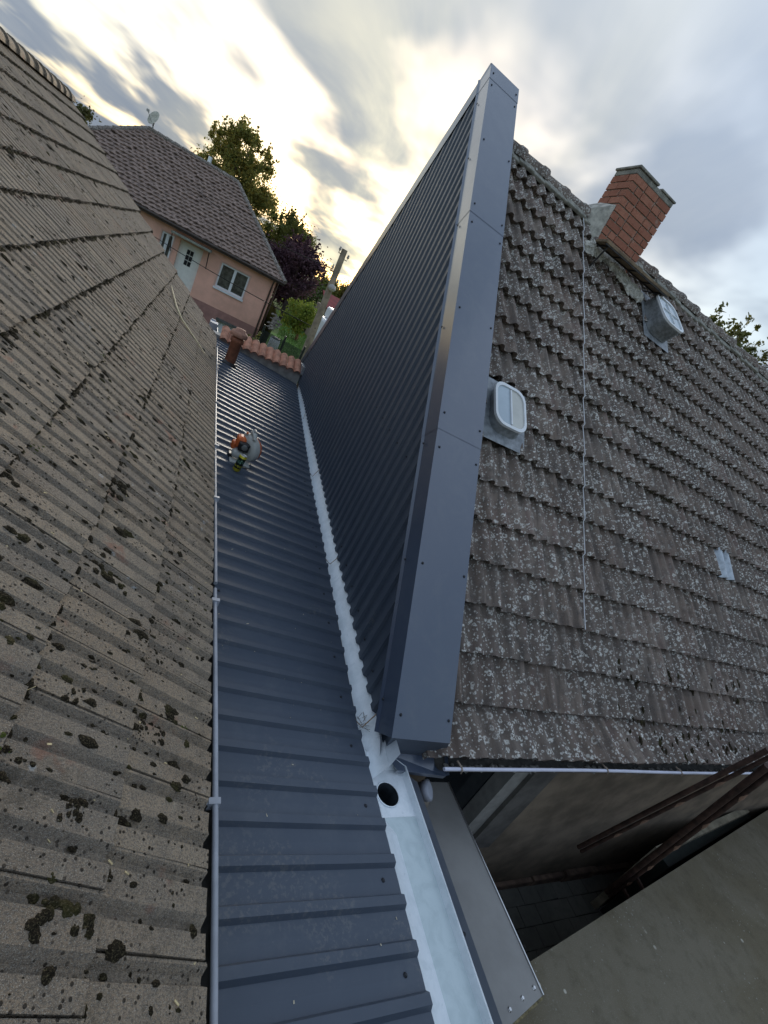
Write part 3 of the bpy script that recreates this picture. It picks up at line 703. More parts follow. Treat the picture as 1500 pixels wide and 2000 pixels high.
cp.box((CX0 - .022, CY0 - .024, CZ1 + .047), (CX0 + .36, CY1 + .02, CZ1 + .074)); cp.box((CX0 + .43, CY0 - .015, CZ1 + .047), (CX1 + .022, CY1 + .02, CZ1 + .070))
part('chimney_cap', cp, MT['capstone'], chim, bevel=.008)
# mortar skirt and render beside the chimney
sk = MB()
for i in range(60):
    t = i / 59; x = 3.70 + t * 1.0; s = 5.40 + .10 * math.sin(t * 5) + random.uniform(-.05, .03)
    blob(sk, rpt(x, s, .03), Ru, Rv, Rw, .07, .09, .05, 8, 3, .35)
sk.add([(3.66, 5.60, 1.95), (3.90, 5.44, 1.80), (3.90, 5.83, 1.95), (3.68, 5.78, 2.0), (3.70, 5.60, 2.20), (3.895, 5.47, 2.34), (3.895, 5.79, 2.38), (3.70, 5.74, 2.24)],
       [(0, 1, 5, 4), (4, 5, 6, 7), (3, 0, 4, 7), (2, 3, 7, 6)])
part('mortar_skirt', sk, MT['mortar'], chim)
# sweep's plank with brackets
pk = MB(); pk.box((3.72, 5.03, 1.835), (5.0, 5.22, 1.865)); bench = part('sweep_plank', pk, MT['wood'], rh, bevel=.004)
ir = MB()
for xx in (3.80, 4.90):
    ir.tube([(xx, 5.05, 1.83), (xx, 5.18, 1.56)], .011, 6); ir.tube([(xx, 5.05, 1.825), (xx, 5.40, 1.825)], .011, 6)
ir.box((3.74, 5.035, 1.820), (4.98, 5.05, 1.834)); ir.box((3.74, 5.20, 1.820), (4.98, 5.215, 1.834))
for xx in (4.05, 4.35, 4.65): ir.box((xx, 5.05, 1.822), (xx + .012, 5.20, 1.834))
part('bracket', ir, MT['iron'], bench)
# ---- skylights
def rrect(w_, h_, r, n=5):
    P = []
    for cx, cy, a0 in ((w_/2 - r, h_/2 - r, 0), (-w_/2 + r, h_/2 - r, 90), (-w_/2 + r, -h_/2 + r, 180), (w_/2 - r, -h_/2 + r, 270)):
        P += [(cx + r * math.cos(math.radians(a0 + 90 * i / n)), cy + r * math.sin(math.radians(a0 + 90 * i / n))) for i in range(n + 1)]
    return P
MT['oldzinc'] = simple('dull_grey_zinc', (0.26, 0.275, 0.29), 0.5, 0.35, 0.3, 16, 0.3)
MT['pane_blue'] = simple('bluish_pane', (0.40, 0.47, 0.52), 0.10, 0, 0.08, 4); MT['pane_cream'] = simple('cream_pane', (0.52, 0.51, 0.46), 0.2, 0, 0.08, 6)
def skylight(cx, s, W_, H_, label, aw, ah, tilt, lift, mullions, panes, ribs, off=(0, 0)):
    def P(u, v, w_): return rpt(cx + u, s + v, w_)
    ap = MB(); ap.obox(P(-aw/2, -ah/2, .032), Ru * aw, Rv * ah, Rw * .003)
    root = part('skylight', ap, MT['oldzinc'], rh, label=label)
    lidV = (Rv * math.cos(tilt) + Rw * math.sin(tilt)); lidW = (Rw * math.cos(tilt) - Rv * math.sin(tilt))
    c0 = P(off[0], off[1] , lift)
    def Lq(u, v, w_): return c0 + Ru * u + lidV * v + lidW * w_
    base_ = rrect(W_ * 1.02, H_ * 1.02, W_ * .32); lid = rrect(W_, H_, W_ * .30); n = len(lid)
    co = MB(); rings = []
    nr = 13 if ribs else 4
    for q in range(nr):
        t = q / (nr - 1); k = 1.0 + (.075 if (ribs and q % 2) else 0)
        rings.append([P(u * k + off[0] * t, v * k + off[1] * t, .03).lerp(Lq(u2 * k, v2 * k, -.005), t) for (u, v), (u2, v2) in zip(base_, lid)])
    co.add([p for r in rings for p in r], [(q*n+i, q*n+(i+1) % n, (q+1)*n+(i+1) % n, (q+1)*n+i) for q in range(nr-1) for i in range(n)], True)
    part('collar', co, MT['oldzinc'], root)
    fr = MB(); o_ = rrect(W_ * 1.06, H_ * 1.06, W_ * .32); i_ = rrect(W_ * .92, H_ * .92, W_ * .27)
    vs = [Lq(u, v, -.012) for u, v in o_] + [Lq(u, v, .012) for u, v in o_] + [Lq(u, v, .012) for u, v in i_] + [Lq(u, v, -.004) for u, v in i_]
    fr.add(vs, [(r*n+i, r*n+(i+1) % n, (r+1)*n+(i+1) % n, (r+1)*n+i) for r in range(3) for i in range(n)])
    for (u0, v0, u1, v1) in mullions: fr.obox(Lq(u0, v0, 0.0), Ru * (u1 - u0), lidV * (v1 - v0), lidW * .014)
    part('lid_frame', fr, MT['white'], root)
    for (u0, v0, u1, v1, m) in panes:
        pm = MB(); pts = [(max(u0, min(u1, u)), max(v0, min(v1, v))) for u, v in rrect(W_ * .93, H_ * .93, W_ * .27)]
        pm.add([Lq(u, v, .001) for u, v in pts], [tuple(range(len(pts)))]); part('pane', pm, MT[m], root)
skylight(2.475, 2.62, .335, .40, 'square zinc skylight with rounded lid beside the metal verge', .48, .58, math.radians(-4), .115, [(-.004, -.17, .010, .17)], [(-.2, -.2, -.004, .2, 'pane_blue'), (.010, -.2, .2, .2, 'pane_cream')], False, (-.02, .03))
skylight(5.03, 5.08, .40, .50, 'zinc skylight with ribbed collar and four panes below the chimney plank',   .54, .70, math.radians(-10), .21, [(-.006, -.18, .006, .18), (-.15, -.006, .15, .006)],
         [(-.2, -.22, -.006, -.006, 'pane_blue'), (.006, -.22, .2, -.006, 'pane_blue'), (-.2, .006, -.006, .22, 'pane_blue'), (.006, .006, .2, .22, 'pane_blue')], True, (.03, .02))
# white conductor cable lying on the tiles
cb = MB(); P = []
for k in range(3, 18):
    for v, w_ in ((.002, .040), (.31, .022)):
        x = 3.462 + .044 * ((RO.y + (k * .33 + v) * cr) - 1.7) + random.gauss(0, .0025); P.append(rpt(x, k * .33 + v, w_))
cb.tube(P, .0042, 6); solo('white_cable', cb, simple('white_cable_sheath', (.72, .72, .74), .5, 0, .08), 'thin white cable running up the dark tiles beside the chimney', 'cable', P[0])
# moss on the right roof
m2 = MB()
for _ in range(160):
    x = rng.uniform(3.9, 6.2); s = rng.choice([.33, .66, .36, .70, .05, .12]) + rng.uniform(-.05, .12)
    if s < .33: 
        v = s; c = Vector((x, 1.40 + v * .906, -2.005 + v * .4226 + .02)); r = rng.uniform(.008, .02); blob(m2, c, Ru, Rv, Rw, r, r * 1.6, r * .5, 7, 3)
    else: r = rng.uniform(.008, .02); blob(m2, rpt(x, s, .008), Ru, Rv, Rw, r, r * 1.8, r * .6, 7, 3)
for _ in range(40):
    x = 5.0 + rng.normal() * .25; s = rng.choice([2.97, 3.3, 2.64]) - rng.uniform(0, .04); r = rng.uniform(.01, .02); blob(m2, rpt(x, s, .01), Ru, Rv, Rw, r, r, r * .6, 7, 3)
solo('roof_moss', m2, MT['moss'], 'brown moss growing between the dark lichen-spotted tiles', 'moss', (5, 2, -1.6), kind='stuff')

# ================================================================== LEAN-TO BETWEEN THE HOUSES
lt = thing('lean_to', 'low lean-to with dark ribbed metal roof between the two houses', 'shed', (1.0, 3.8, -5.0))
RS = -0.123
V1, V2 = Vector((1.50, 1.5, -2.02)), Vector((2.0, 8.9, -1.76)); nM = Vector((1, 0, RS)).cross(V2 - V1).normalized(); dM = V1.dot(nM)
def zm(x, y): return (dM - nM.x * x - nM.y * y) / nM.z
xry = [-1.2, 1.3, 1.6, 2.2, 3.62, 4.66, 9.05]; xrx = [1.49, 1.472, 1.462, 1.503, 1.60, 1.665, 2.05]
def xrr(y): return pw(y, xry, xrx)
PR = 0.156; rp = [(0.0, 0.0), (0.086, 0.0), (0.094, 0.021), (0.122, 0.021), (0.142, 0.0)]   # u grows away: steep face towards small y is at the rib start
rp = [(0.0, 0.0), (0.012, 0.021), (0.046, 0.021), (0.058, 0.0)]
Y0 = -1.15; YE = 8.60
def roof_sheet(y0, y1):
    mb = MB(); cols = []
    k = 0
    while y0 + k * PR < y1 - 1e-6:
        for u, h in rp: cols.append((y0 + k * PR + u, h))
        cols.append((y0 + k * PR + .105, 0.0015)); k += 1
    cols.append((y1 + .002, 0.0)); xl = 0.285; vs = []; m = 8
    for y, h in cols:
        for q in range(m + 1):
            x = xl + (xrr(y) - xl) * q / m; vs.append((x, y, zm(x, y) + h + (0.0012 * math.sin(x * 7 + y * 3))))
    n = m + 1; mb.add(vs, [(j*n+i, j*n+i+1, (j+1)*n+i+1, (j+1)*n+i) for j in range(len(cols)-1) for i in range(m)]); return mb
y = Y0
while y < YE - .05:
    y1 = min(y + 7 * PR, YE); part('metal_sheet', roof_sheet(y, y1), MT['metal'], lt); y = y1
for y in np.arange(Y0 + .11 + PR * 2, YE, PR * 2):
    for x in (xrr(y) - .085, .62 if int(round(y / PR)) % 3 == 0 else None):
        if x: screw((x, y, zm(x, y) + .001), nM, lt)
for y in (2.05, 2.36, 3.0): screw((.60, y, zm(.6, y) + .001), nM, lt)
# valley flashing in lengths
def valley(y0, y1, lift):
    mb = MB(); secs = []
    for y in np.linspace(y0, y1, 14):
        xl = xrr(y); wz = zb(y); xw_ = xw(y) + .035
        wob = .003 * math.sin(y * 40)
        a = Vector((xl - .09, y, zm(xl - .09, y) - .022 + lift)); b = Vector((xl + .004, y, zm(xl + .004, y) - .016 + lift + wob)); c = Vector((xl + .052, y, zm(xl, y) - .090 + lift)); e = Vector((xw_ + .002, y, wz - .010 + lift + wob)); f_ = Vector((xw_ + .012, y, wz + .10 + lift))
        secs.append([a, b, c, e, f_])
    n = 5; mb.add([p for s_ in secs for p in s_], [(j*n+i, j*n+i+1, (j+1)*n+i+1, (j+1)*n+i) for j in range(len(secs)-1) for i in range(4)]); return part('valley_flashing', mb, MT['zinc'], lt)
vy = [1.36, 1.62, 3.2, 4.9, 6.9, 8.60]
for i in range(5): valley(vy[i] - .03, vy[i + 1], .002 * (5 - i))
fl = MB(); fl.tube([(xrr(y) + .052, y, zm(xrr(y), y) - .081) for y in np.linspace(1.5, 8.55, 30)], .0026, 5); part('fold_line', fl, simple('dark_fold', (.16, .15, .13), .8), lt)  # thin dark tube drawn along the valley crease
MT['solder'] = simple('rusty_solder_line', (0.30, 0.20, 0.11), 0.7, 0.3, 0.5, 60)
for y in vy[1:5]:
    xl = xrr(y); q = MB(); q.tube([(xl - .01, y + .01, zm(xl, y) + .002), (xl + .055, y - .01, zm(xl, y) - .036), (xw(y) + .02, y + .02, zb(y) + .02)], .0035, 5); part('solder_seam', q, MT['solder'], lt)
sp = MB()
for _ in range(80):
    x = rng.uniform(.56, 1.45); y = rng.uniform(-.2, 6.0); u = ((y - Y0) % PR); h = .021 if .012 < u < .046 else .0015; s_ = rng.uniform(.0015, .005); a_ = rng.uniform(0, 6.28); cc = Vector((x, y, zm(x, y) + h + .001))
    sp.obox(cc, Vector((math.cos(a_), math.sin(a_), 0)) * s_ * rng.uniform(1, 4), Vector((-math.sin(a_), math.cos(a_), 0)) * s_, Vector((0, 0, .0015)))
solo('roof_specks', sp, simple('pale_crumbs', (.45, .40, .30), .9, 0, .4, 60), 'pale crumbs and leaf bits scattered on the low metal roof', 'debris', (1, 2, -1.95), kind='stuff')
# straw caught at a seam
tw = MB()
for _ in range(26):
    c = Vector((xrr(1.62) + .05 + rng.normal() * .03, 1.62 + rng.normal() * .03, zm(1.5, 1.62) - .022)); a = rng.uniform(0, 6.28); L = rng.uniform(.02, .07)
    tw.tube([c, c + Vector((math.cos(a) * L, math.sin(a) * L, rng.uniform(.0, .02)))], .0011, 4)
solo('caught_twigs', tw, simple('dead_twig', (.10, .075, .05), .9), 'dead grass and twigs caught in the zinc valley', 'debris', (1.5, 1.62, -2.05), kind='stuff')
# box gutter with outlet
OC = Vector((1.605, 1.250, -2.106)); FX0, FX1, FY0, FY1 = 1.532, 1.738, 1.13, 1.385
bg_ = MB(); ys_ = np.append(np.linspace(-1.2, 1.05, 12), FY0); n = 6
def gsec(y):
    xl = xrr(y); fz = -2.118 + .01 * y; FX0 = pw(y, [1.05, 1.13], [1.585, 1.532])
    return [Vector((xl - .09, y, zm(xl - .09, y) - .022)), Vector((xl + .006, y, zm(xl, y) - .012 + .002 * math.sin(y * 26))), Vector((FX0, y, fz)), Vector((FX1, y, fz)), Vector((1.745, y, -2.075 + .01 * y)), Vector((1.757, y, -2.080 + .01 * y))]
S_ = [gsec(y) for y in ys_]
bg_.add([p for s_ in S_ for p in s_], [(j*n+i, j*n+i+1, (j+1)*n+i+1, (j+1)*n+i) for j in range(len(S_)-1) for i in range(5)])
S2 = [gsec(y) for y in (FY0, 1.25, FY1)]
bg_.add([p for s_ in S2 for p in s_], [(j*n+i, j*n+i+1, (j+1)*n+i+1, (j+1)*n+i) for j in range(2) for i in (0, 1, 3, 4)])
sv = gsec(FY1); yv = 1.475; xl = xrr(yv)      # transition up to the valley
tv = [Vector((xl - .09, yv, zm(xl - .09, yv) - .014)), Vector((xl + .004, yv, zm(xl, yv) - .008)), Vector((xl + .055, yv, zm(xl, yv) - .058)), Vector((1.585, yv, -2.055)), Vector((1.605, yv, -2.050)), Vector((1.615, yv, -2.048))]
bg_.add(sv + tv, [(i, i+1, n+i+1, n+i) for i in range(5)])
boxg = part('box_gutter', bg_, [MT['zinc'], MT['zincdull']], lt)
me_ = boxg.data
for p_ in me_.polygons:
    ids = list(p_.vertices)
    if all(abs(me_.vertices[v].co.z + 2.118) < .02 for v in ids): p_.material_index = 1
# outlet plate: flat zinc with a real round hole
op = MB(); r = .068; ANG = sorted([2*math.pi*i/28 for i in range(28)] + [math.atan2(yy - OC.y, xx - OC.x) % (2*math.pi) for xx in (FX0, FX1) for yy in (FY0, FY1)]); n = len(ANG); cir = [OC + Vector((r * math.cos(q_), r * math.sin(q_), -.004)) for q_ in ANG]
def sq(a_):
    dx_, dy_ = math.cos(a_), math.sin(a_); ts = []
    if dx_ > 1e-9: ts.append((FX1 - OC.x) / dx_)
    if dx_ < -1e-9: ts.append((FX0 - OC.x) / dx_)
    if dy_ > 1e-9: ts.append((FY1 - OC.y) / dy_)
    if dy_ < -1e-9: ts.append((FY0 - OC.y) / dy_)
    t_ = max(min(ts), r * 1.04); return Vector((OC.x + dx_ * t_, OC.y + dy_ * t_, -2.118 + .01 * (OC.y + dy_ * t_) + .0005))
out = [sq(q_) for q_ in ANG]
op.add(cir + out, [(n + i, n + (i+1) % n, (i+1) % n, i) for i in range(n)])
part('outlet_plate', op, MT['zinc'], boxg)
oi = MB(); lo_ = [p + Vector((0, 0, -.55)) for p in cir]; oi.add(cir + lo_, [(i, n + i, n + (i+1) % n, (i+1) % n) for i in range(n)], True); oi.add(lo_, [tuple(range(n))])
part('outlet_pipe', oi, simple('dark_pipe_inside', (.045, .055, .065), .5, .3, .4, 12), boxg)
ol = MB(); ol.tube([p + Vector((0, 0, .004)) for p in cir + cir[:1]], .004, 6); part('outlet_rim', ol, MT['zinc'], boxg)
ff = MB(); ff.add([(1.748, -1.2, -2.092), (1.748, 1.345, -2.078), (1.868, 1.345, -2.150), (1.868, -1.2, -2.165), (1.870, 1.345, -2.27), (1.870, -1.2, -2.28)], [(0, 3, 2, 1), (3, 5, 4, 2)]); part('fascia_flashing', ff, MT['metal'], lt)
for y in (.2, .62, 1.05): screw((1.79, y, -2.108), (.35, 0, .94), lt)
wl = MB(); wl.box((1.685, -1.2, -5.0), (1.72, 1.84, -2.16)); wl.box((1.60, 1.84, -5), (1.64, 8.5, -2.1)); part('wall', wl, MT['plaster'], lt)
# vent pipe
vp = MB(); vb = Vector((.705, 7.5, zm(.705, 7.5))); vp.lathe(vb + Vector((0, 0, -.06)), (0, 0, 1), [(.080, 0), (.080, .40), (.098, .41), (.098, .47), (.080, .475), (.076, .50)], 20); MT['clay'] = simple('orange_clay_pipe', (0.30, 0.115, 0.062), 0.75, 0, 0.25, 16, 0.3)
vpo = part('vent_pipe', vp, MT['clay'], lt)
vc = MB(); vc.lathe(vb + Vector((0, 0, .435)), (0, 0, 1), [(.118, 0), (.125, .012), (.125, .055), (.105, .075), (.075, .09), (.070, .115), (.02, .125)], 20); part('cap', vc, simple('pale_dusty_clay', (.42, .22, .15), .8, 0, .25, 18), vpo)
vf_ = MB(); vf_.lathe(vb + Vector((0, 0, -.012)), nM, [(.135, 0), (.135, .012), (.095, .05), (.084, .06)], 20); part('collar', vf_, MT['black'], vpo)

# grey pipe stub under the tray
ps = thing('pipe_stub', 'short grey plastic pipe end with dirty collar under the drip tray', 'pipe', (1.95, 1.36, -2.28))
q = MB(); ax = Vector((.50, -.30, .70)).normalized(); b0 = Vector((1.92, 1.40, -2.36)); q.lathe(b0, ax, [(.054, 0), (.054, .13), (.060, .131), (.060, .165), (.052, .168)], 20); part('pipe', q, MT['pvc'], ps)
q = MB(); q.lathe(b0 + ax * .158, ax, [(.051, 0), (.051, .0105), (.045, .012)], 20); part('end_cap', q, MT['pvc_in'], ps)
q = MB(); q.lathe(b0 + ax * .03 + Vector((.015, -.01, -.035)), Vector((.75, .05, -.1)), [(.066, 0), (.070, .06), (.062, .062), (.064, .12)], 20); part('collar', q, MT['dirtypvc'], ps)

# door canopy board below the box gutter
cn = thing('door_canopy', 'grey board canopy with bolts and mossy end below the box gutter', 'canopy', (2.1, 1.0, -2.6))
q = MB(); bl = [Vector((1.70, .10, -2.56)), Vector((2.585, .452, -2.60)), Vector((2.535, 1.62, -2.60)), Vector((1.70, 1.62, -2.56))]
bl[0] = Vector((1.70, .26, -2.565)); th = Vector((0, 0, -.03)); q.add(bl + [p + th for p in bl], [(0, 1, 2, 3), (7, 6, 5, 4), (0, 4, 5, 1), (1, 5, 6, 2), (2, 6, 7, 3), (3, 7, 4, 0)]); part('board', q, MT['board'], cn)
q = MB(); q.obox(bl[1] + Vector((.001, 0, -.032)), Vector((.007, 0, 0)), bl[2] - bl[1], Vector((0, 0, .040))); part('edge_strip', q, MT['alu'], cn)
q = MB(); q.obox(bl[0] + Vector((0, -.012, -.034)), bl[1] - bl[0], Vector((0, .0115, 0)), Vector((0, 0, .033))); part('board_end', q, MT['boardedge'], cn)
bolt = MB(); bolt.lathe((0, 0, 0), (0, 0, 1), [(.012, 0), (.012, .002), (.008, .003), (.008, .009)], 6); bolt = bolt.mesh('bolt', MT['steelscrew'])
for f_ in (.70, .83, .955): 
    o = bpy.data.objects.new('bolt', bolt); COL.objects.link(o); o.parent = cn; o.location = bl[0].lerp(bl[1], f_) + Vector((0, .045, .0)) - Vector(cn.location)

# ================================================================== LEAF BLOWER AND CAN
MT['lgrey'] = simple('light_grey_plastic', (.47, .47, .43), .5, 0, .08, 10); MT['orange'] = simple('orange_plastic', (.62, .13, .03), .5, 0, .15, 14); MT['blackp'] = simple('black_plastic', (.015, .015, .016), .45, 0, .3, 20); MT['greyp'] = simple('dark_grey_plastic', (.16, .16, .155), .5, 0, .2, 20)
lb = Vector((.80, 4.33, zm(.80, 4.33) + .018)); BL = thing('leaf_blower', 'orange and light grey petrol leaf blower standing on the ribbed metal roof', 'leaf blower', lb)
def bpart(name, q, m, bev=0.0, par=BL): return part(name, q, MT[m], par, bevel=bev)
BS = .84
bx = lambda a, b: MB().box(lb + Vector(a) * BS, lb + Vector(b) * BS)
def disc(c, ax, prof, n=28): return MB().lathe(lb + Vector(c) * BS, ax, [(r_ * BS, h_ * BS) for r_, h_ in prof], n)
hx = Vector((.80, .58, .10)).normalized()
bpart('foot', bx((-.13, -.16, .0), (.10, -.03, .022)), 'lgrey', .006)
bpart('fan_housing', disc(tuple(-.035 * hx + Vector((.03, 0, .175))), hx, [(.10, 0), (.148, .012), (.155, .03), (.155, .085), (.142, .10), (.05, .104)]), 'lgrey')
bpart('fan_cover', disc(tuple(.066 * hx + Vector((.03, .01, .165))), hx, [(.135, 0), (.14, .02), (.12, .045), (.05, .055)]), 'orange')
bpart('fuel_tank', bx((-.125, -.09, .03), (.02, .05, .13)), 'lgrey', .035)
bpart('engine_cover', bx((-.115, -.03, .14), (.0, .12, .285)), 'orange', .03)
bpart('cylinder_shroud', bx((-.15, .0, .10), (-.09, .10, .20)), 'orange', .02)
bpart('air_filter', bx((-.085, -.095, .145), (.035, -.005, .245)), 'blackp', .012)
bpart('filter_knob', disc((-.02, -.096, .20), (-.05, -1, .0), [(.034, 0), (.034, .008), (.026, .012), (.012, .013)], 18), 'greyp')
q = MB().tube([lb + Vector(p) * BS for p in ((.03, .06, .30), (.03, .05, .36), (.035, .0, .385), (.045, -.06, .37), (.05, -.08, .32))], [.022, .022, .024, .022, .02], 10); hd = bpart('handle', q, 'lgrey')
bpart('grip', MB().tube([lb + Vector(p) * BS for p in ((.031, .045, .372), (.036, .0, .398), (.044, -.05, .385))], .019, 10), 'greyp')
bpart('throttle', bx((-.06, .02, .305), (.01, .05, .335)), 'lgrey', .008)
bpart('choke_lever', disc((-.03, .01, .335), (0, 0, 1), [(.014, 0), (.014, .02), (.008, .024)], 12), 'orange')
bpart('starter_grip', MB().tube([lb + Vector((-.16, .05, .245)) * BS, lb + Vector((-.09, .04, .24)) * BS], .009, 8), 'blackp')
bpart('spring_foot', bx((-.15, -.02, .0), (-.09, .08, .05)), 'blackp', .01)
cb_ = Vector((.752, 4.075, zm(.752, 4.075) + .021)); CN = thing('drink_can', 'yellow and black tall drink can standing beside the leaf blower', 'can', cb_)
def cmat():
    m, t, b = mat('printed_can', .35, .3); tcn = N(t, 'ShaderNodeTexCoord'); s_ = N(t, 'ShaderNodeSeparateXYZ', ins={0: tcn.outputs['Object']}); z = s_.outputs[2]; ang = M(t, 'ARCTAN2', s_.outputs[1], s_.outputs[0])
    vv = N(t, 'ShaderNodeCombineXYZ', ins={0: M(t, 'MULTIPLY', ang, 3.0), 1: M(t, 'MULTIPLY', z, 60.0), 2: 0.0}).outputs[0]
    c = MIX(t, M(t, 'MULTIPLY', M(t, 'MULTIPLY', SS(t, NOISE(t, vv, 1.3, 3, .6), .50, .58), M(t, 'GREATER_THAN', z, .088)), M(t, 'LESS_THAN', z, .125)), (.012, .016, .012), (.25, .48, .34))
    yb = M(t, 'MULTIPLY', M(t, 'MULTIPLY', M(t, 'GREATER_THAN', z, .047), M(t, 'LESS_THAN', z, .068)), SS(t, NOISE(t, vv, .8, 2, .5), .42, .50))
    c = MIX(t, yb, c, (.50, .46, .06)); edge = M(t, 'MAXIMUM', M(t, 'LESS_THAN', z, .034), M(t, 'GREATER_THAN', z, .142)); c = MIX(t, edge, c, (.62, .52, .04)); setc(t, b, c); return m
q = MB(); q.lathe((0, 0, 0), (0, 0, 1), [(.026, 0), (.036, .010), (.036, .155), (.030, .164)], 24); o = link('can_body', q.mesh('can_body', cmat()), CN); o.location = (0, 0, 0)
q = MB(); q.lathe((0, 0, .1635), (0, 0, 1), [(.030, 0), (.0305, .004), (.027, .004), (.026, .001)], 24); o = link('can_lid', q.mesh('can_lid', MT['alu']), CN); o.location = (0, 0, 0)
CN.rotation_euler = (0.0, .12, 0)

# ================================================================== GARDEN WALL WITH CLAY COPING
gwl = thing('garden_wall', 'low rendered wall capped with wavy orange clay tiles', 'wall', (1.3, 8.8, -5.0))
q = MB(); q.box((.30, 8.605, -5), (2.02, 8.85, -1.52)); part('wall', q, simple('grey_render', (.30, .30, .29), .9, 0, .25, 8, .4), gwl)
MT['coping'] = simple('salmon_clay_tile', (.46, .215, .135), .8, 0, .3, 10, .3)
q = MB(); n = 9; vs = []
for v, rr in ((0, .060), (.34, .056)):
    for i in range(n):
        a = math.pi * i / (n - 1); vs.append((-.066 + .132 * i / (n - 1), v, .052 * math.sin(a) ** .8))
q.add(vs, [(i, i+1, n+i+1, n+i) for i in range(n-1)], True)
q.add([(x, y_ , z) for x, y_, z in vs[:n]] + [(x, y_ + .002, z - .018) for x, y_, z in vs[:n]], [(n+i, n+i+1, i+1, i) for i in range(n-1)])
cme = q.mesh('coping_tile', MT['coping'])
for i in range(11):
    x = .60 + i * .1335; o = bpy.data.objects.new('coping_tile', cme); COL.objects.link(o); o.parent = gwl
    o.matrix_local = Matrix.Translation(Vector((x, 8.53, -1.555 + random.gauss(0, .004))) - Vector(gwl.location)) @ Matrix.Rotation(math.radians(27), 4, 'X') @ Matrix.Rotation(random.gauss(0, .02), 4, 'Z')
q = MB(); q.box((1.985, 8.50, -1.56), (2.085, 8.86, -1.40)); part('end_cap', q, MT['oldzinc'], gwl, bevel=.01)

# ================================================================== PINK HOUSE
HU = Vector((.9962, -.0872, 0)); HN = Vector((.0872, .9962, 0)); HO = HN * 25.9
def hp(u, v, z): return HO + HU * u + HN * v + Vector((0, 0, z))
ph = thing('pink_house', 'salmon pink house with dark hipped tile roof behind the garden wall', 'house', hp(-3, 4, -5))
MT['pink'] = simple('salmon_pink_render', (.80, .445, .335), .9, 0, .10, 1.6, .15, 30); MT['plum'] = simple('dusty_plum_plinth', (.38, .20, .17), .9, 0, .15, 3, .2, 30)
def hbox(mb, u0, u1, v0, v1, z0, z1): return mb.obox(hp(u0, v0, z0), HU * (u1 - u0), HN * (v1 - v0), Vector((0, 0, z1 - z0)))
ops = [(-1.62, -.27, -2.50, -1.38), (-3.52, -2.50, -3.35, -1.33), (-4.30, -3.78, -2.45, -1.36)]
us = sorted({-10.0, .93, *[o[0] for o in ops], *[o[1] for o in ops]}); q = MB()
for a, b in zip(us[:-1], us[1:]):
    op_ = [o for o in ops if o[0] <= a + 1e-6 and o[1] >= b - 1e-6]
    if op_: o = op_[0]; hbox(q, a, b, 0, .3, -3.44, o[2]) if o[2] > -3.44 else None; hbox(q, a, b, 0, .3, o[3], -.95)
    else: hbox(q, a, b, 0, .3, -3.44, -.95)
hbox(q, .63, .93, .3, 8.4, -3.44, -.95); hbox(q, -10, .63, 8.1, 8.4, -3.44, -.95); hbox(q, -10, .96, -.03, 8.43, -.949, -.83)
part('wall', q, MT['pink'], ph)
q = MB(); hbox(q, -10.0, -1.02, -.012, 8.4, -5, -3.445); hbox(q, -.03, .945, -.012, 8.4, -5, -3.445); hbox(q, -1.02, -.03, -.012, .3, -3.86, -3.445); part('plinth', q, MT['plum'], ph)
q = MB(); hbox(q, -1.02, -.03, .12, .16, -5, -3.86); gd = part('garage_door', q, MT['white'], ph); q = MB(); hbox(q, -1.10, .05, -.05, -.013, -3.93, -3.80); part('lintel', q, simple('dark_grey_lintel', (.12, .12, .11), .8), gd)
def hwin(u0, u1, z0, z1, mull, sill=True):
    q = MB(); hbox(q, u0, u1, .12, .13, z0, z1); wn_ = part('window', q, simple('curtained_glass', (.085, .085, .070), .15, 0, .5, 5), ph)
    q = MB(); t_ = .075
    hbox(q, u0, u0 + t_, .06, .118, z0, z1); hbox(q, u1 - t_, u1, .06, .118, z0, z1); hbox(q, u0 + t_, u1 - t_, .06, .118, z0, z0 + t_); hbox(q, u0 + t_, u1 - t_, .06, .118, z1 - t_, z1)
    for m_ in mull: hbox(q, m_ - .06, m_ + .06, .055, .116, z0 + t_, z1 - t_)
    part('frame', q, MT['white'], wn_)
    if sill: q = MB(); hbox(q, u0 - .05, u1 + .05, -.07, .055, z0 - .10, z0 - .002); part('sill', q, MT['white'], wn_)
    q = MB(); e = .07; c = simple('pale_pink_surround', (.66, .40, .32), .9, 0, .05)
    hbox(q, u0 - e, u0, -.012, .0595, z0, z1 + e); hbox(q, u1, u1 + e, -.012, .0595, z0, z1 + e); hbox(q, u0, u1, -.012, .0595, z1, z1 + e); part('surround', q, c, wn_)
    cu = MB()
    for a in np.arange(u0 + .1, u1 - .1, .045): hbox(cu, a, a + .022, .135, .15, z0 + .05, z1 - .05)
    part('curtain', cu, simple('grey_curtain', (.30, .29, .25), .9), wn_)
hwin(-1.62, -.27, -2.50, -1.38, [-.945]); hwin(-4.30, -3.78, -2.45, -1.36, [-4.05], False)
q = MB(); hbox(q, -3.52, -2.50, .14, .18, -3.35, -1.33); dr = part('door', q, simple('warm_white_door', (.80, .78, .72), .5, 0, .06), ph)
q = MB()
for i in range(2):
    for j in range(3): hbox(q, -3.16 + i * .155, -3.025 + i * .155, .125, .139, -2.28 + j * .24, -2.07 + j * .24)
part('door_glass', q, MT['glassdark'], dr)
q = MB()
for i in range(11): a = math.pi * i / 10; hbox(q, -3.01 - .16 * math.cos(a) - .02, -3.01 - .16 * math.cos(a) + .02, .12, .138, -1.60 + .13 * math.sin(a), -1.57 + .13 * math.sin(a))
part('door_arch', q, MT['white'], dr)
q = MB(); hbox(q, -3.85, -2.15, -.85, -.02, -1.22, -1.14); cano = part('door_canopy', q, simple('mossy_canopy', (.20, .21, .17), .9, 0, .3, 8), ph); q = MB(); 
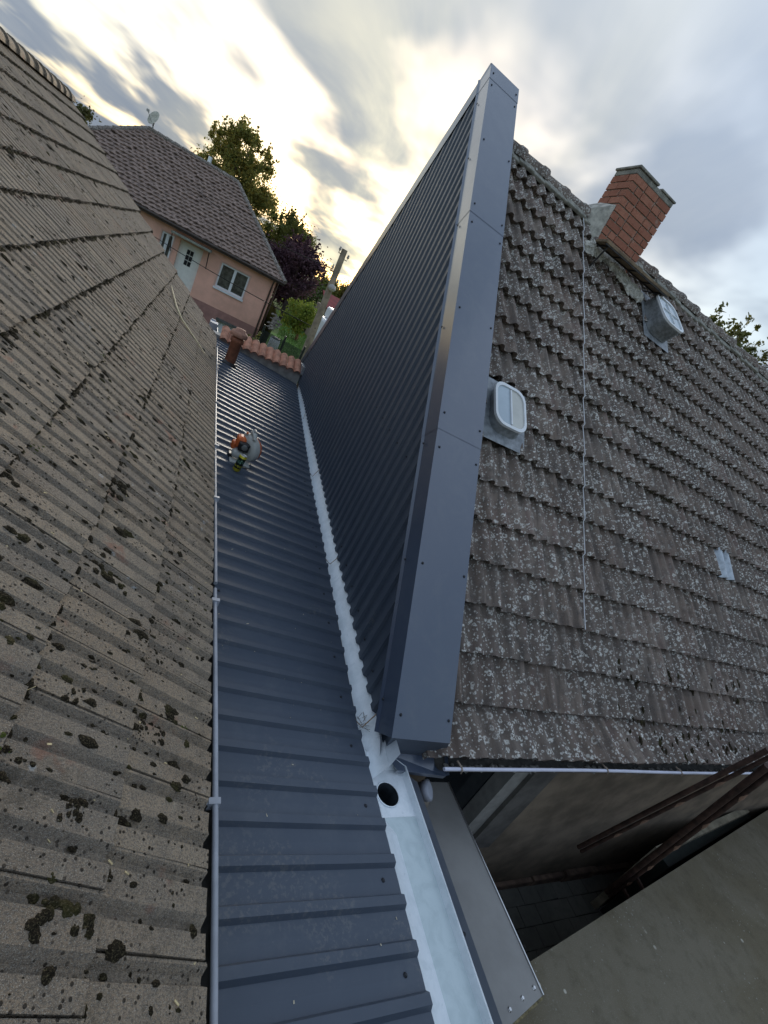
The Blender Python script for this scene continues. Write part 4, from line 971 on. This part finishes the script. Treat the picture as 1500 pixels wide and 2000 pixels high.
for u in (-3.8, -2.2): q.tube([hp(u, -.8, -1.22), hp(u, -.03, -2.0)], .02, 6)
part('brace', q, MT['iron'], cano)
# roof: eaves -> hipped
EV, EZ, RVv, RZ = -.42, -.86, 4.0, 2.20; UR, UL = 1.28, -10.35; RU0, RU1 = -6.65, -2.35
q = MB(); dz = .05
c_ = [hp(UL, EV, EZ - dz), hp(UR, EV, EZ - dz), hp(RU1, RVv, RZ - dz), hp(RU0, RVv, RZ - dz), hp(UR, 8.4 + .42, EZ - dz), hp(UL, 8.82, EZ - dz)]
q.add(c_, [(0, 1, 2, 3), (1, 4, 2), (4, 5, 3, 2), (5, 0, 3), (0, 5, 4, 1)]); MT['ptile'] = simple('purple_brown_far_tile', (.215, .152, .122), .85, 0, .5, 9, .5, 40); hr = part('roof', q, MT['ptile'], ph)
def far_tiles(face):
    mb = MB(); rows = 22
    for k in range(rows):
        t0, t1 = k / rows, min(1, (k + 1.12) / rows)
        a0, a1 = face(t0); b0, b1 = face(t1); L = (a1 - a0).length; m = max(4, int(L / .05)); nrm = (a1 - a0).cross(b0 - a0).normalized()
        if nrm.z < 0: nrm = -nrm
        vs = []
        for j in range(m + 1):
            f_ = j / m; dpos = f_ * L; hh = .018 + .016 * math.cos(2 * math.pi * dpos / .28)
            P0 = a0.lerp(a1, f_); tt = b0 + (a1 - a0).normalized() * max(0, min((b1 - b0).length, (P0 - b0).dot((a1 - a0).normalized())))
            if j % 6 == 0: jj = rng.normal() * .012; js = rng.normal() * .02
            P0 = P0 + (b0 - a0).normalized() * js; hh += jj
            vs += [P0 + nrm * (hh + .055), tt + nrm * (hh * .9), P0 + nrm * (hh - .004)]
        fs = []
        for j in range(m): fs += [(3*j, 3*j+3, 3*j+4, 3*j+1), (3*j+2, 3*j+5, 3*j+3, 3*j)]
        mb.add(vs, fs)
    return mb
front = lambda t: (hp(UL, EV, EZ).lerp(hp(RU0, RVv, RZ), t), hp(UR, EV, EZ).lerp(hp(RU1, RVv, RZ), t))
sidef = lambda t: (hp(UR, EV, EZ).lerp(hp(RU1, RVv, RZ), t), hp(UR, 8.82, EZ).lerp(hp(RU1, RVv, RZ), t))
part('roof_tiles', far_tiles(front), MT['ptile'], hr, kind='stuff'); part('side_roof_tiles', far_tiles(sidef), MT['ptile'], hr, kind='stuff')
q = MB()
def caps(a, b):
    L = (b - a).length; n = int(L / .36)
    for i in range(n):
        p0, p1 = a.lerp(b, i / n), a.lerp(b, (i + 1.05) / n); q.tube([p0 + Vector((0, 0, .03)), p1 + Vector((0, 0, .015))], [.115, .10], 8)
caps(hp(RU0, RVv, RZ), hp(RU1, RVv, RZ)); caps(hp(UR, EV, EZ), hp(RU1, RVv, RZ)); caps(hp(UL, EV, EZ), hp(RU0, RVv, RZ)); part('ridge_caps', q, MT['ridge'], hr)
q = MB(); hbox(q, UL, UR, EV - .02, EV + .02, EZ - .16, EZ - .01); q.tube([hp(UL, EV - .07, EZ - .05), hp(UR, EV - .07, EZ - .05)], .055, 8); part('gutter', q, simple('dark_brown_gutter', (.055, .038, .03), .6), ph)
q = MB(); q.tube([hp(.80, EV - .05, EZ - .06), hp(.80, -.3, -1.1), hp(.80, -.08, -1.35), hp(.80, -.08, -4.6)], .045, 8); q.tube([hp(1.03, .4, -.95), hp(1.03, .4, -4.6)], .045, 8); part('downpipe', q, simple('brown_downpipe', (.085, .05, .038), .6), ph)
q = MB(); b = hp(-4.1, 6.0, 1.6); q.tube([b, b + Vector((0, 0, 1.15))], .10, 12); part('flue', q, MT['zinc'], ph)
sd_ = thing('satellite_dish', 'pale satellite dish on the ridge of the pink house', 'satellite dish', hp(-6.5, RVv, RZ + .05))
q = MB(); c0 = hp(-6.5, RVv - .1, RZ + .50); ax = Vector((-.62, -.55, .30)).normalized(); q.lathe(c0, ax, [(.05, 0), (.20, .025), (.33, .075), (.335, .07), (.20, .015), (.05, -.012)], 22); part('dish', q, simple('cream_dish', (.46, .44, .36), .5), sd_)
q = MB(); q.tube([hp(-6.5, RVv, RZ), c0 - ax * .03], .03, 8); part('mast', q, MT['oldzinc'], sd_)
q = MB(); q.tube([c0 + Vector((0, 0, -.3)), c0 + ax * .42], .014, 6); q.obox(c0 + ax * .42 + Vector((-.05, -.05, -.05)), Vector((.12, 0, 0)), Vector((0, .1, 0)), Vector((0, 0, .1))); part('receiver_arm', q, MT['frame'], sd_)

# ================================================================== GARDEN
q = MB(); lw = [(1.2, 8.9, -2.45), (60, 8.9, -2.45), (60, 60, -2.45), (-40, 60, -2.45), (-40, 34.6, -2.45), (4.4, 34.6, -2.45), (3.75, 25.0, -2.45)]; nl = len(lw); q.add(lw + [(x, y, -5.02) for x, y, z in lw], [tuple(range(nl))] + [(i, nl + i, nl + (i + 1) % nl, (i + 1) % nl) for i in range(nl)]); MT['lawn'] = simple('lawn_green', (.115, .20, .035), .95, 0, .35, 1.4, .4, 25); structure('lawn', q, MT['lawn'])
def gzv(y): return -2.45
gr = MB()
for _ in range(16000):
    y = rng.uniform(10.5, 30); x = .155 * y + rng.uniform(.1, 4); z = gzv(y); h = rng.uniform(.04, .13); a = rng.uniform(0, 6.28); dx_, dy_ = math.cos(a) * .012, math.sin(a) * .012; lx = rng.normal() * .03
    gr.add([(x - dx_, y - dy_, z), (x + dx_, y + dy_, z), (x + lx, y + rng.normal() * .03, z + h)], [(0, 1, 2)])
solo('grass', gr, simple('grass_blades', (.13, .235, .04), .8, 0, .4, 2), 'green grass on the lawn behind the garden wall', 'grass', (4, 15, -4.6), kind='stuff')
def leafmat(name, c1, c2, c3=None, tr=.25):
    m, t, b = mat(name, .6, 0, .3); p = POS(t)
    c = MIX(t, SS(t, NOISE(t, p, 2.2, 4, .6), .35, .65), c1, c2)
    if c3: c = MIX(t, SS(t, NOISE(t, p, 6.0, 3, .6), .52, .68), c, c3)
    setc(t, b, c)
    tb = N(t, 'ShaderNodeBsdfTranslucent'); t.links.new(c, tb.inputs[0]); mx = N(t, 'ShaderNodeMixShader', ins={0: tr, 1: b.outputs[0], 2: tb.outputs[0]}); t.links.new(mx.outputs[0], t.nodes['Material Output'].inputs[0]); return m
def leaves(clumps, n, size, elong=1.6):
    """clumps: (centre, radius); leaf quads scattered through each clump, denser near its shell"""
    C = np.array([c for c, r in clumps]); Rr = np.array([r for c, r in clumps]); wgt = Rr ** 2; idx = rng.choice(len(clumps), n, p=wgt / wgt.sum())
    d = rng.normal(size=(n, 3)); d /= np.linalg.norm(d, axis=1)[:, None]; rad = Rr[idx] * np.abs(rng.normal(0, .62, n))
    P = C[idx] + d * rad[:, None] * np.array([1, 1, .85])
    a = rng.normal(size=(n, 3)); a /= np.linalg.norm(a, axis=1)[:, None]; b = np.cross(a, rng.normal(size=(n, 3))); b /= np.linalg.norm(b, axis=1)[:, None]; s = size * rng.uniform(.6, 1.3, n)[:, None]
    V = np.stack([P - a * s * elong * .5, P + b * s * .5, P + a * s * elong * .5, P - b * s * .5], 1).reshape(-1, 3); F = np.arange(n * 4).reshape(-1, 4)
    mb = MB(); mb.v = V.tolist(); mb.f = F.tolist(); mb.sm = [False] * n; mb.mi = [0] * n; return mb
def tree(name, label, base, trunk_h, centre, rx, rz, nclump, nleaf, lsize, lm, bark, cat='tree', group=None, cr_=(.28, .5), tr=.12, limbs=7, squash=1.0, spikes=0):
    root = thing(name, label, cat, base, group); b = Vector(base); c = Vector(centre); cl_ = []
    while len(cl_) < nclump:
        d = rng.normal(size=3); d /= np.linalg.norm(d); k = rng.uniform(.15, 1.0) ** .5; p = c + Vector((d[0] * rx * k, d[1] * rx * k * squash, d[2] * rz * k))
        if p.z < b.z + trunk_h * .5: continue
        cl_.append((tuple(p), rx * rng.uniform(*cr_)))
    for _ in range(spikes):
        a_ = rng.uniform(0, 6.28); k_ = rng.uniform(.1, .95); s0 = c + Vector((math.cos(a_) * rx * k_, math.sin(a_) * rx * k_, rz * math.sqrt(max(0, 1 - k_ * k_)) * .9)); hh_ = rng.uniform(.3, .9)
        for m_ in range(5): cl_.append((tuple(s0 + Vector((rng.normal() * .05, rng.normal() * .05, hh_ * m_ / 4))), rx * (.085 - .012 * m_)))
    q = MB(); top = b.lerp(Vector((c.x, c.y, b.z + trunk_h)), 1.0); q.tube([b, b.lerp(top, .5) + Vector((tr * .4, 0, 0)), top], [tr, tr * .8, tr * .62], 9)
    ids = rng.choice(len(cl_), min(limbs, len(cl_)), replace=False)
    for i in ids:
        e = Vector(cl_[i][0]); m_ = top.lerp(e, .5) + Vector((rng.normal() * .1, rng.normal() * .1, .15 * (e - top).length)); q.tube([top - Vector((0, 0, .1)), m_, e], [tr * .5, tr * .3, tr * .1], 6)
    part('trunk', q, bark, root); part('crown', leaves(cl_, nleaf, lsize), lm, root); return root
bark = simple('grey_brown_bark', (.13, .10, .075), .95, 0, .35, 9, .6, 30)
tree('autumn_tree', 'tall autumn tree with yellow-brown leaves behind the pink house roof', (.3, 35, -2.45), 3.6, (.15, 34, 2.2), 2.30, 2.85, 120, 48000, .09, leafmat('autumn_leaf', (.27, .235, .055), (.17, .19, .05), (.44, .29, .055), .5), bark, cr_=(.16, .30), tr=.2, limbs=18, spikes=34)
tree('oak_tree', 'dark green tree between the autumn tree and the purple tree', (4.2, 37, -2.45), 2.9, (4.1, 37, .9), 2.0, 1.75, 48, 32000, .09, leafmat('dark_oak_leaf', (.13, .145, .04), (.20, .185, .045), None, .45), bark, cr_=(.2, .36), tr=.2, spikes=14)
tree('purple_plum_tree', 'dense dark purple plum tree beside the pink house', (4.6, 30, -2.45), .9, (4.45, 30, -.55), 1.75, 1.95, 50, 30000, .085, leafmat('purple_leaf', (.085, .042, .060), (.15, .080, .095), (.06, .03, .045), .4), bark, cr_=(.2, .38), tr=.13, spikes=16)
tree('small_garden_tree', 'small light green garden tree with a forked trunk on the lawn', (3.95, 20, gzv(20)), .62, (3.86, 20, -1.42), .80, .66, 22, 9000, .07, leafmat('light_green_leaf', (.24, .28, .04), (.15, .21, .035), (.38, .34, .05), .45), simple('orange_bark', (.26, .14, .08), .9, 0, .3, 8), cr_=(.24, .42), tr=.07, limbs=6)
for (x, y, z, rx_, rz_, nm, lbl, lm) in ((9.6, 45, -.5, 1.5, 1.1, 'far_tree', 'sunlit green tree far beyond the utility pole', leafmat('sunlit_leaf', (.12, .14, .03), (.20, .17, .04))), (12.2, 46, -.1, 1.7, 1.0, 'far_tree', 'yellowing far tree just above the metal gable edge', leafmat('yellowing_leaf', (.20, .14, .04), (.13, .11, .03))), (7.0, 38, -1.3, 1.6, 1.6, 'garden_shrub', 'green hedge shrub behind the utility pole', leafmat('hedge_leaf', (.055, .085, .02), (.10, .13, .03))), (8.3, 33, -1.9, 1.4, 1.1, 'garden_shrub', 'pale green shrub beside the red roofed shed', leafmat('pale_leaf', (.10, .13, .035), (.15, .16, .05)))):
    tree(nm, lbl, (x, y, gzv(y)), .6, (x, y, z), rx_, rz_, 18, 7000, .12, lm, bark, cat='tree' if nm == 'far_tree' else 'shrub', tr=.1)
tree('leafy_tree', 'small tuft of a green tree above the verge of the tiled house', (-6.5, 36.5, -2.45), 2.5, (-8.1, 36.5, .95), .95, .95, 14, 5000, .10, leafmat('left_leaf', (.07, .075, .02), (.11, .10, .03)), bark, tr=.1)
# sparse tree on the right
rt_ = thing('sparse_tree', 'sparse thin-branched tree beyond the ridge of the dark tiled roof', 'tree', (19.5, 14, -5)); q = MB(); cl_ = []
q.tube([(19.6, 14, -5), (19.7, 14.1, 0), (19.5, 14, 4.2)], [.22, .16, .08], 8)
for i in range(70):
    a = rng.uniform(0, 6.28); zz0 = rng.uniform(2.0, 5.0); L = rng.uniform(1.0, 2.6); e = Vector((19.5 + math.cos(a) * L, 14 + math.sin(a) * L, zz0 + rng.uniform(.4, 1.7))); s_ = Vector((19.55, 14, zz0)); m_ = s_.lerp(e, .5) + Vector((rng.normal() * .2, rng.normal() * .2, .1)); q.tube([s_, m_, e], [.035, .022, .008], 5)
    for _ in range(6):
        e2 = s_.lerp(e, rng.uniform(.4, 1)) + Vector(tuple(rng.normal(size=3) * .45)); q.tube([m_.lerp(e, .5), e2], [.012, .006], 4); cl_.append((tuple(e2), rng.uniform(.12, .34)))
part('trunk', q, bark, rt_); part('crown', leaves(cl_, 9000, .09, 2.4), leafmat('thin_green_leaf', (.085, .10, .022), (.16, .15, .04)), rt_)

# utility pole, wires
up_ = thing('utility_pole', 'weathered utility pole with insulators and street lamp beside the metal gable', 'utility pole', (2.93, 13, -5))
q = MB(); q.tube([(2.95, 13, -5), (2.92, 13, -1.9), (2.84, 13, .93)], [.115, .10, .072], 14); part('shaft', q, simple('grey_wood_pole', (.27, .225, .165), .9, 0, .3, 5, .5, 40), up_)
ins_ = MB()
for z, s_ in ((.80, -1), (.72, 1), (.36, -1), (.10, 1)): ins_.tube([(2.85, 13, z), (2.85 + s_ * .13, 12.98, z), (2.85 + s_ * .13, 12.98, z + .07)], .011, 6)
part('insulator_hook', ins_, MT['iron'], up_)
ins_ = MB()
for z, s_ in ((.80, -1), (.72, 1), (.36, -1), (.10, 1)): ins_.lathe((2.85 + s_ * .13, 12.98, z + .06), (0, 0, 1), [(.03, 0), (.035, .03), (.02, .05), (.028, .07), (.01, .085)], 10)
part('insulator', ins_, simple('grey_porcelain', (.30, .28, .25), .3), up_)
q = MB(); q.lathe((2.88, 12.86, -.02), (0, -.25, .97), [(.10, 0), (.105, .03), (.075, .075), (.03, .10)], 16); lmp = part('street_lamp', q, MT['frame'], up_); q = MB(); q.lathe((2.88, 12.87, -.08), (0, -.2, .98), [(.04, 0), (.085, .03), (.09, .06)], 16); part('lamp_glass', q, MT['pane_cream'], lmp)
def wire(a, b, sag, label):
    P = [Vector(a).lerp(Vector(b), t) - Vector((0, 0, sag * 4 * t * (1 - t))) for t in np.linspace(0, 1, 16)]; q = MB(); q.tube(P, .012, 5); solo('overhead_wire', q, MT['wire'], label, 'wire', a, group=None)
wire((2.90, 12.9, -1.08), (-3.6, 25.75, -1.55), .12, 'overhead wire crossing the window and door of the pink house')
wire((2.75, 13, .40), (-1.5, 29.0, .95), .25, 'overhead wire from the pole towards the purple tree')
wire((2.98, 13, .16), (6.0, 40.0, -.6), .3, 'overhead wire running away behind the utility pole')
# red roofed shed and white tarpaulin stack
rs = thing('red_roof_shed', 'distant shed with red roof beyond the pole', 'shed', (5.6, 22, gzv(22))); q = MB(); q.box((5.0, 22, gzv(22)), (7.6, 24, -.85)); part('wall', q, simple('brownish_shed_wall', (.25, .19, .14), .9), rs)
q = MB(); q.obox(Vector((4.85, 21.7, -.86)), Vector((2.9, 0, 0)), Vector((0, 1.4, .55)), Vector((0, -.02, .05))); part('roof', q, simple('red_sheet_roof', (.22, .035, .03), .7), rs)
cv_ = thing('caravan', 'white vehicle with dark window strip parked beyond the utility pole', 'caravan', (4.6, 17.6, gzv(17.6)))
q = MB(); q.box((4.12, 17.0, -2.44), (6.6, 18.8, -1.02)); part('body', q, MT['white'], cv_, bevel=.12); q = MB(); q.box((4.30, 16.985, -1.02), (6.5, 18.7, -.62)); part('roof_box', q, MT['white'], cv_, bevel=.08)
q = MB(); q.box((4.20, 16.96, -1.30), (6.4, 16.995, -1.06)); part('window_strip', q, MT['glassdark'], cv_)
q = MB()
for i in range(14): x = 4.16 + i * .16; q.box((x, 16.985, -1.9 + rng.uniform(-.2, .2)), (x + rng.uniform(.03, .1), 16.998, -1.6 + rng.uniform(-.1, .15)))
part('body_marks', q, MT['greyp'], cv_)
q = MB()
for x in (4.5, 6.0): q.lathe((x, 16.98, -2.10), (0, 1, 0), [(.34, 0), (.36, .05), (.36, .2), (.34, .24)], 18)
part('wheel', q, MT['blackp'], cv_)
# dark boundary fence behind the lawn
fe = thing('board_fence', 'dark brown board fence behind the small garden tree', 'fence', (4.5, 25.5, gzv(25))); fm = simple('dark_fence_board', (.040, .028, .022), .9, 0, .35, 6)
fb = MB(); fb.box((0, 0, 0), (.150, .025, .95)); fb = fb.mesh('fence_board', fm)
for i in range(34):
    o = bpy.data.objects.new('fence_board', fb); COL.objects.link(o); o.parent = fe; o.location = Vector((3.70 + i * .156, 24.6 - .02 * i, gzv(25) - .02 + random.gauss(0, .015))) - Vector(fe.location)
for i, x in enumerate((3.6, 5.2, 6.8)):
    q = MB(); q.box((x + .3, 24.3, gzv(25)), (x + .37, 24.37, gzv(25) + 1.0)); part('fence_post', q, simple('grey_fence_post', (.20, .18, .15), .9), fe)
# wire mesh fence near the wall
mf = thing('mesh_fence', 'dark green wire mesh fence behind the clay coping', 'fence', (1.8, 10.4, -2.5)); gm = simple('dark_green_wire', (.010, .022, .016), .6)
A0, A1 = Vector((1.40, 10.6, -2.5)), Vector((2.25, 10.2, -2.5)); q = MB()
for i in range(70):
    p = A0.lerp(A1, i / 69); q.tube([p + Vector((0, 0, .05)), p + Vector((0, 0, 1.12))], .0035, 4, False)
for j in range(54): z = .05 + j * .02; q.tube([A0 + Vector((0, 0, z)), A1 + Vector((0, 0, z))], .0035, 4, False)
part('mesh_panel', q, gm, mf)
for t in (0, .52, 1):
    q = MB(); p = A0.lerp(A1, t); q.tube([p, p + Vector((0, 0, 1.22))], .022, 8); part('fence_post', q, gm, mf)
sp_ = MB()
for i in range(60):
    t_ = rng.random(); c = Vector((2.80 + rng.normal() * .10 + .8 * t_, 19 + 5 * t_ + rng.normal() * .2, gzv(18) + abs(rng.normal()) * .16)); s_ = rng.uniform(.035, .09); blob(sp_, c, Vector((1, 0, 0)), Vector((0, 1, 0)), Vector((0, 0, 1)), s_, s_ * .8, s_ * .8, 7, 3, .3)
solo('stone_heap', sp_, simple('pale_rubble', (.20, .175, .15), .95, 0, .35, 6), 'heap of pale stones at the corner of the pink house', 'stones', (3.1, 21, gzv(18)), kind='stuff')
wd_ = thing('white_drum', 'white plastic drum standing on the lawn behind the mesh fence', 'drum', (2.40, 15, -2.45)); q = MB(); q.lathe((2.40, 15, -2.45), (0, 0, 1), [(.14, 0), (.16, .05), (.16, .36), (.14, .40)], 16); part('body', q, MT['white'], wd_); q = MB(); q.lathe((2.40, 15, -2.05), (0, 0, 1), [(.145, 0), (.145, .03), (.05, .05)], 16); part('lid', q, MT['greyp'], wd_)
# plants behind the coping
def plant(name, label, base, h, n, lm, spread=.22, flower=None):
    r_ = thing(name, label, 'plant', base, None); q = MB(); cl_ = []; b = Vector(base)
    for _ in range(n):
        e = b + Vector((rng.normal() * spread, rng.normal() * spread * .6, h * rng.uniform(.55, 1.05))); q.tube([b + Vector((rng.normal() * .08, rng.normal() * .05, 0)), b.lerp(e, .5) + Vector((0, 0, .05)), e], [.006, .005, .003], 4)
        for k in range(7): cl_.append((tuple(b.lerp(e, .35 + .1 * k)), .05))
    part('stems', q, simple('green_stem', (.09, .12, .03), .8), r_); part('leaves', leaves(cl_, 60 * n, .045), lm, r_)
    if flower:
        f_ = [(c, .05) for c, _ in cl_[6::7]]; part('flowers', leaves(f_, 22 * n, .035), simple('flower_petal', flower, .7), r_)
gl_ = leafmat('herb_leaf', (.10, .15, .03), (.17, .19, .05)); yl_ = leafmat('yellowing_herb', (.22, .20, .04), (.13, .15, .04))
plant('tall_herb', 'tall yellow-green herb behind the vent pipe', (1.18, 9.15, -2.2), 1.02, 6, yl_, .10)
plant('leafy_herb', 'leafy herb beside the tall yellow-green one', (1.02, 9.15, -2.2), .72, 6, gl_, .12)
plant('aster', 'pink flowering asters in the middle of the clay coping', (1.42, 9.1, -2.2), .66, 8, gl_, .13, (.50, .12, .34))
plant('aster', 'pale pink asters nearest the dark mesh fence post', (1.72, 9.1, -2.2), .62, 9, gl_, .13, (.52, .25, .36))
plant('marigold', 'green herb with few pink flowers next to the zinc wall cap', (1.90, 9.1, -2.2), .56, 7, gl_, .09, (.55, .30, .35))
q = MB(); q.box((.4, 8.86, -5), (2.3, 9.6, -2.2)); solo('raised_bed', q, simple('bed_soil', (.05, .04, .03), .95, 0, .4, 8, .5), 'raised planting bed behind the coped wall', 'planter', (1.3, 9.2, -5))

# ================================================================== COURTYARD
q = MB(); q.box((1.72, -7, -5.05), (13.0, 1.84, -5.028)); yard = structure('courtyard', q, MT['soil'])
stn = MB(); stn.box((0, 0, 0), (.292, .192, .03)); stn = [stn.mesh('paving_stone', MT['paving'])]
cntp = 0
for r_ in range(9):
    for c in range(16):
        x = 3.2 + c * .30 + (.15 if r_ % 2 else 0); y = 1.62 - r_ * .20
        if cntp < 300:
            o = bpy.data.objects.new('paving_stone', stn[0]); COL.objects.link(o); o.parent = yard; cntp += 1
            o.matrix_local = Matrix.Translation((x, y, -5.027 + random.gauss(0, .003))) @ Matrix.Rotation(random.gauss(0, .012), 4, 'Z') @ Matrix.Rotation(random.gauss(0, .006), 4, 'X')
q = MB(); e = lambda x: .85 + .163 * (x - 3.77); P = [(3.15, e(3.15)), (13, e(9.3)), (13, -7), (3.15, -7)]; P[1] = (10.0, e(10.0) - .06); P.insert(2, (13, 1.78))
n = len(P); q.add([(x, y, -3.60) for x, y in P] + [(x, y, -5.02) for x, y in P], [tuple(range(n))[::-1]] + [(i, (i+1) % n, n + (i+1) % n, n + i) for i in range(n)]); structure('terrace', q, MT['concrete'])
q = MB(); q.obox(Vector((6.55, 1.33, -5.0)), Vector((3.0, .45, 0)), Vector((-.02, .10, 0)), Vector((0, 0, 1.20))); solo('green_plinth', q, simple('dark_green_paint', (.018, .026, .023), .7), 'dark green low wall along the concrete terrace edge', 'wall', (7, 1.4, -5))
q = MB(); q.obox(Vector((6.45, 1.44, -5.0)), Vector((3.0, .38, 0)), Vector((-.02, .08, 0)), Vector((0, 0, 1.28))); solo('cream_wall', q, simple('dirty_cream_render', (.33, .29, .21), .95, 0, .35, 6, .4), 'dirty cream low wall between the railing and the green one', 'wall', (7, 1.5, -5))
rl = thing('stair_railing', 'rusty brown double pipe stair railing leaning across the gutter', 'railing', (5.6, 1.4, -4.2))
def rail(a, b, r, off, pale_at):
    a, b = Vector(a), Vector(b); q = MB(); q.tube([a, b], r, 10); part('rail', q, MT['rust'], rl)
    q = MB(); q.tube([a + off, b + off], r * .8, 10); part('lower_rail', q, MT['rust'], rl)
    for t in pale_at:
        q = MB(); p0, p1 = (a + off).lerp(b + off, t), (a + off).lerp(b + off, t + .085); q.tube([p0 + Vector((0, -.004, .003)), p0.lerp(p1, .5) + Vector((-.002, -.008, .006)), p1 + Vector((0, -.004, .003))], [r * .45, r * .8, r * .5], 8); part('pale_patch', q, MT['rustpale'], rl)  # paler tube segments at intervals along the lower rail
rail((5.07, 1.6, -3.72), (4.66, 1.1, -1.38), .021, Vector((.05, -.028, -.035)), (.20, .36, .55, .74))
rail((5.806, 1.35, -4.23), (4.74, 1.05, -1.50), .027, Vector((.06, -.03, -.04)), (.12, .28, .46, .63, .82))
for x, z in ((5.87, -4.14), (5.80, -3.86)):
    q = MB(); q.obox(Vector((x, .70, z)), Vector((.035, 0, 0)), Vector((.10, .68, 0)), Vector((0, 0, .03))); part('crossbar', q, MT['rust'], rl)

# ================================================================== ADDED BARN (unseen behind the viewer, put in to shade the courtyard)
bn = thing('shade_barn', 'rendered barn added unseen behind the viewer to keep the courtyard dark', 'shade_barn', (9, -6, -5))
q = MB(); q.box((2.2, -9, -5), (15, -4.6, -.4)); part('wall', q, MT['plaster'], bn)
q = MB(); q.add([(1.9, -4.3, -.5), (15.3, -4.3, -.5), (15.3, -6.8, 1.3), (1.9, -6.8, 1.3), (15.3, -9.3, -.5), (1.9, -9.3, -.5)], [(0, 1, 2, 3), (3, 2, 4, 5)]); part('roof', q, MT['rtile'], bn)

# ------------------------------------------------------------------ lift everything to yard level = 0
for o in list(scene.objects):
    if o.parent is None and o.type not in ('CAMERA', 'LIGHT'): o.location.z += H
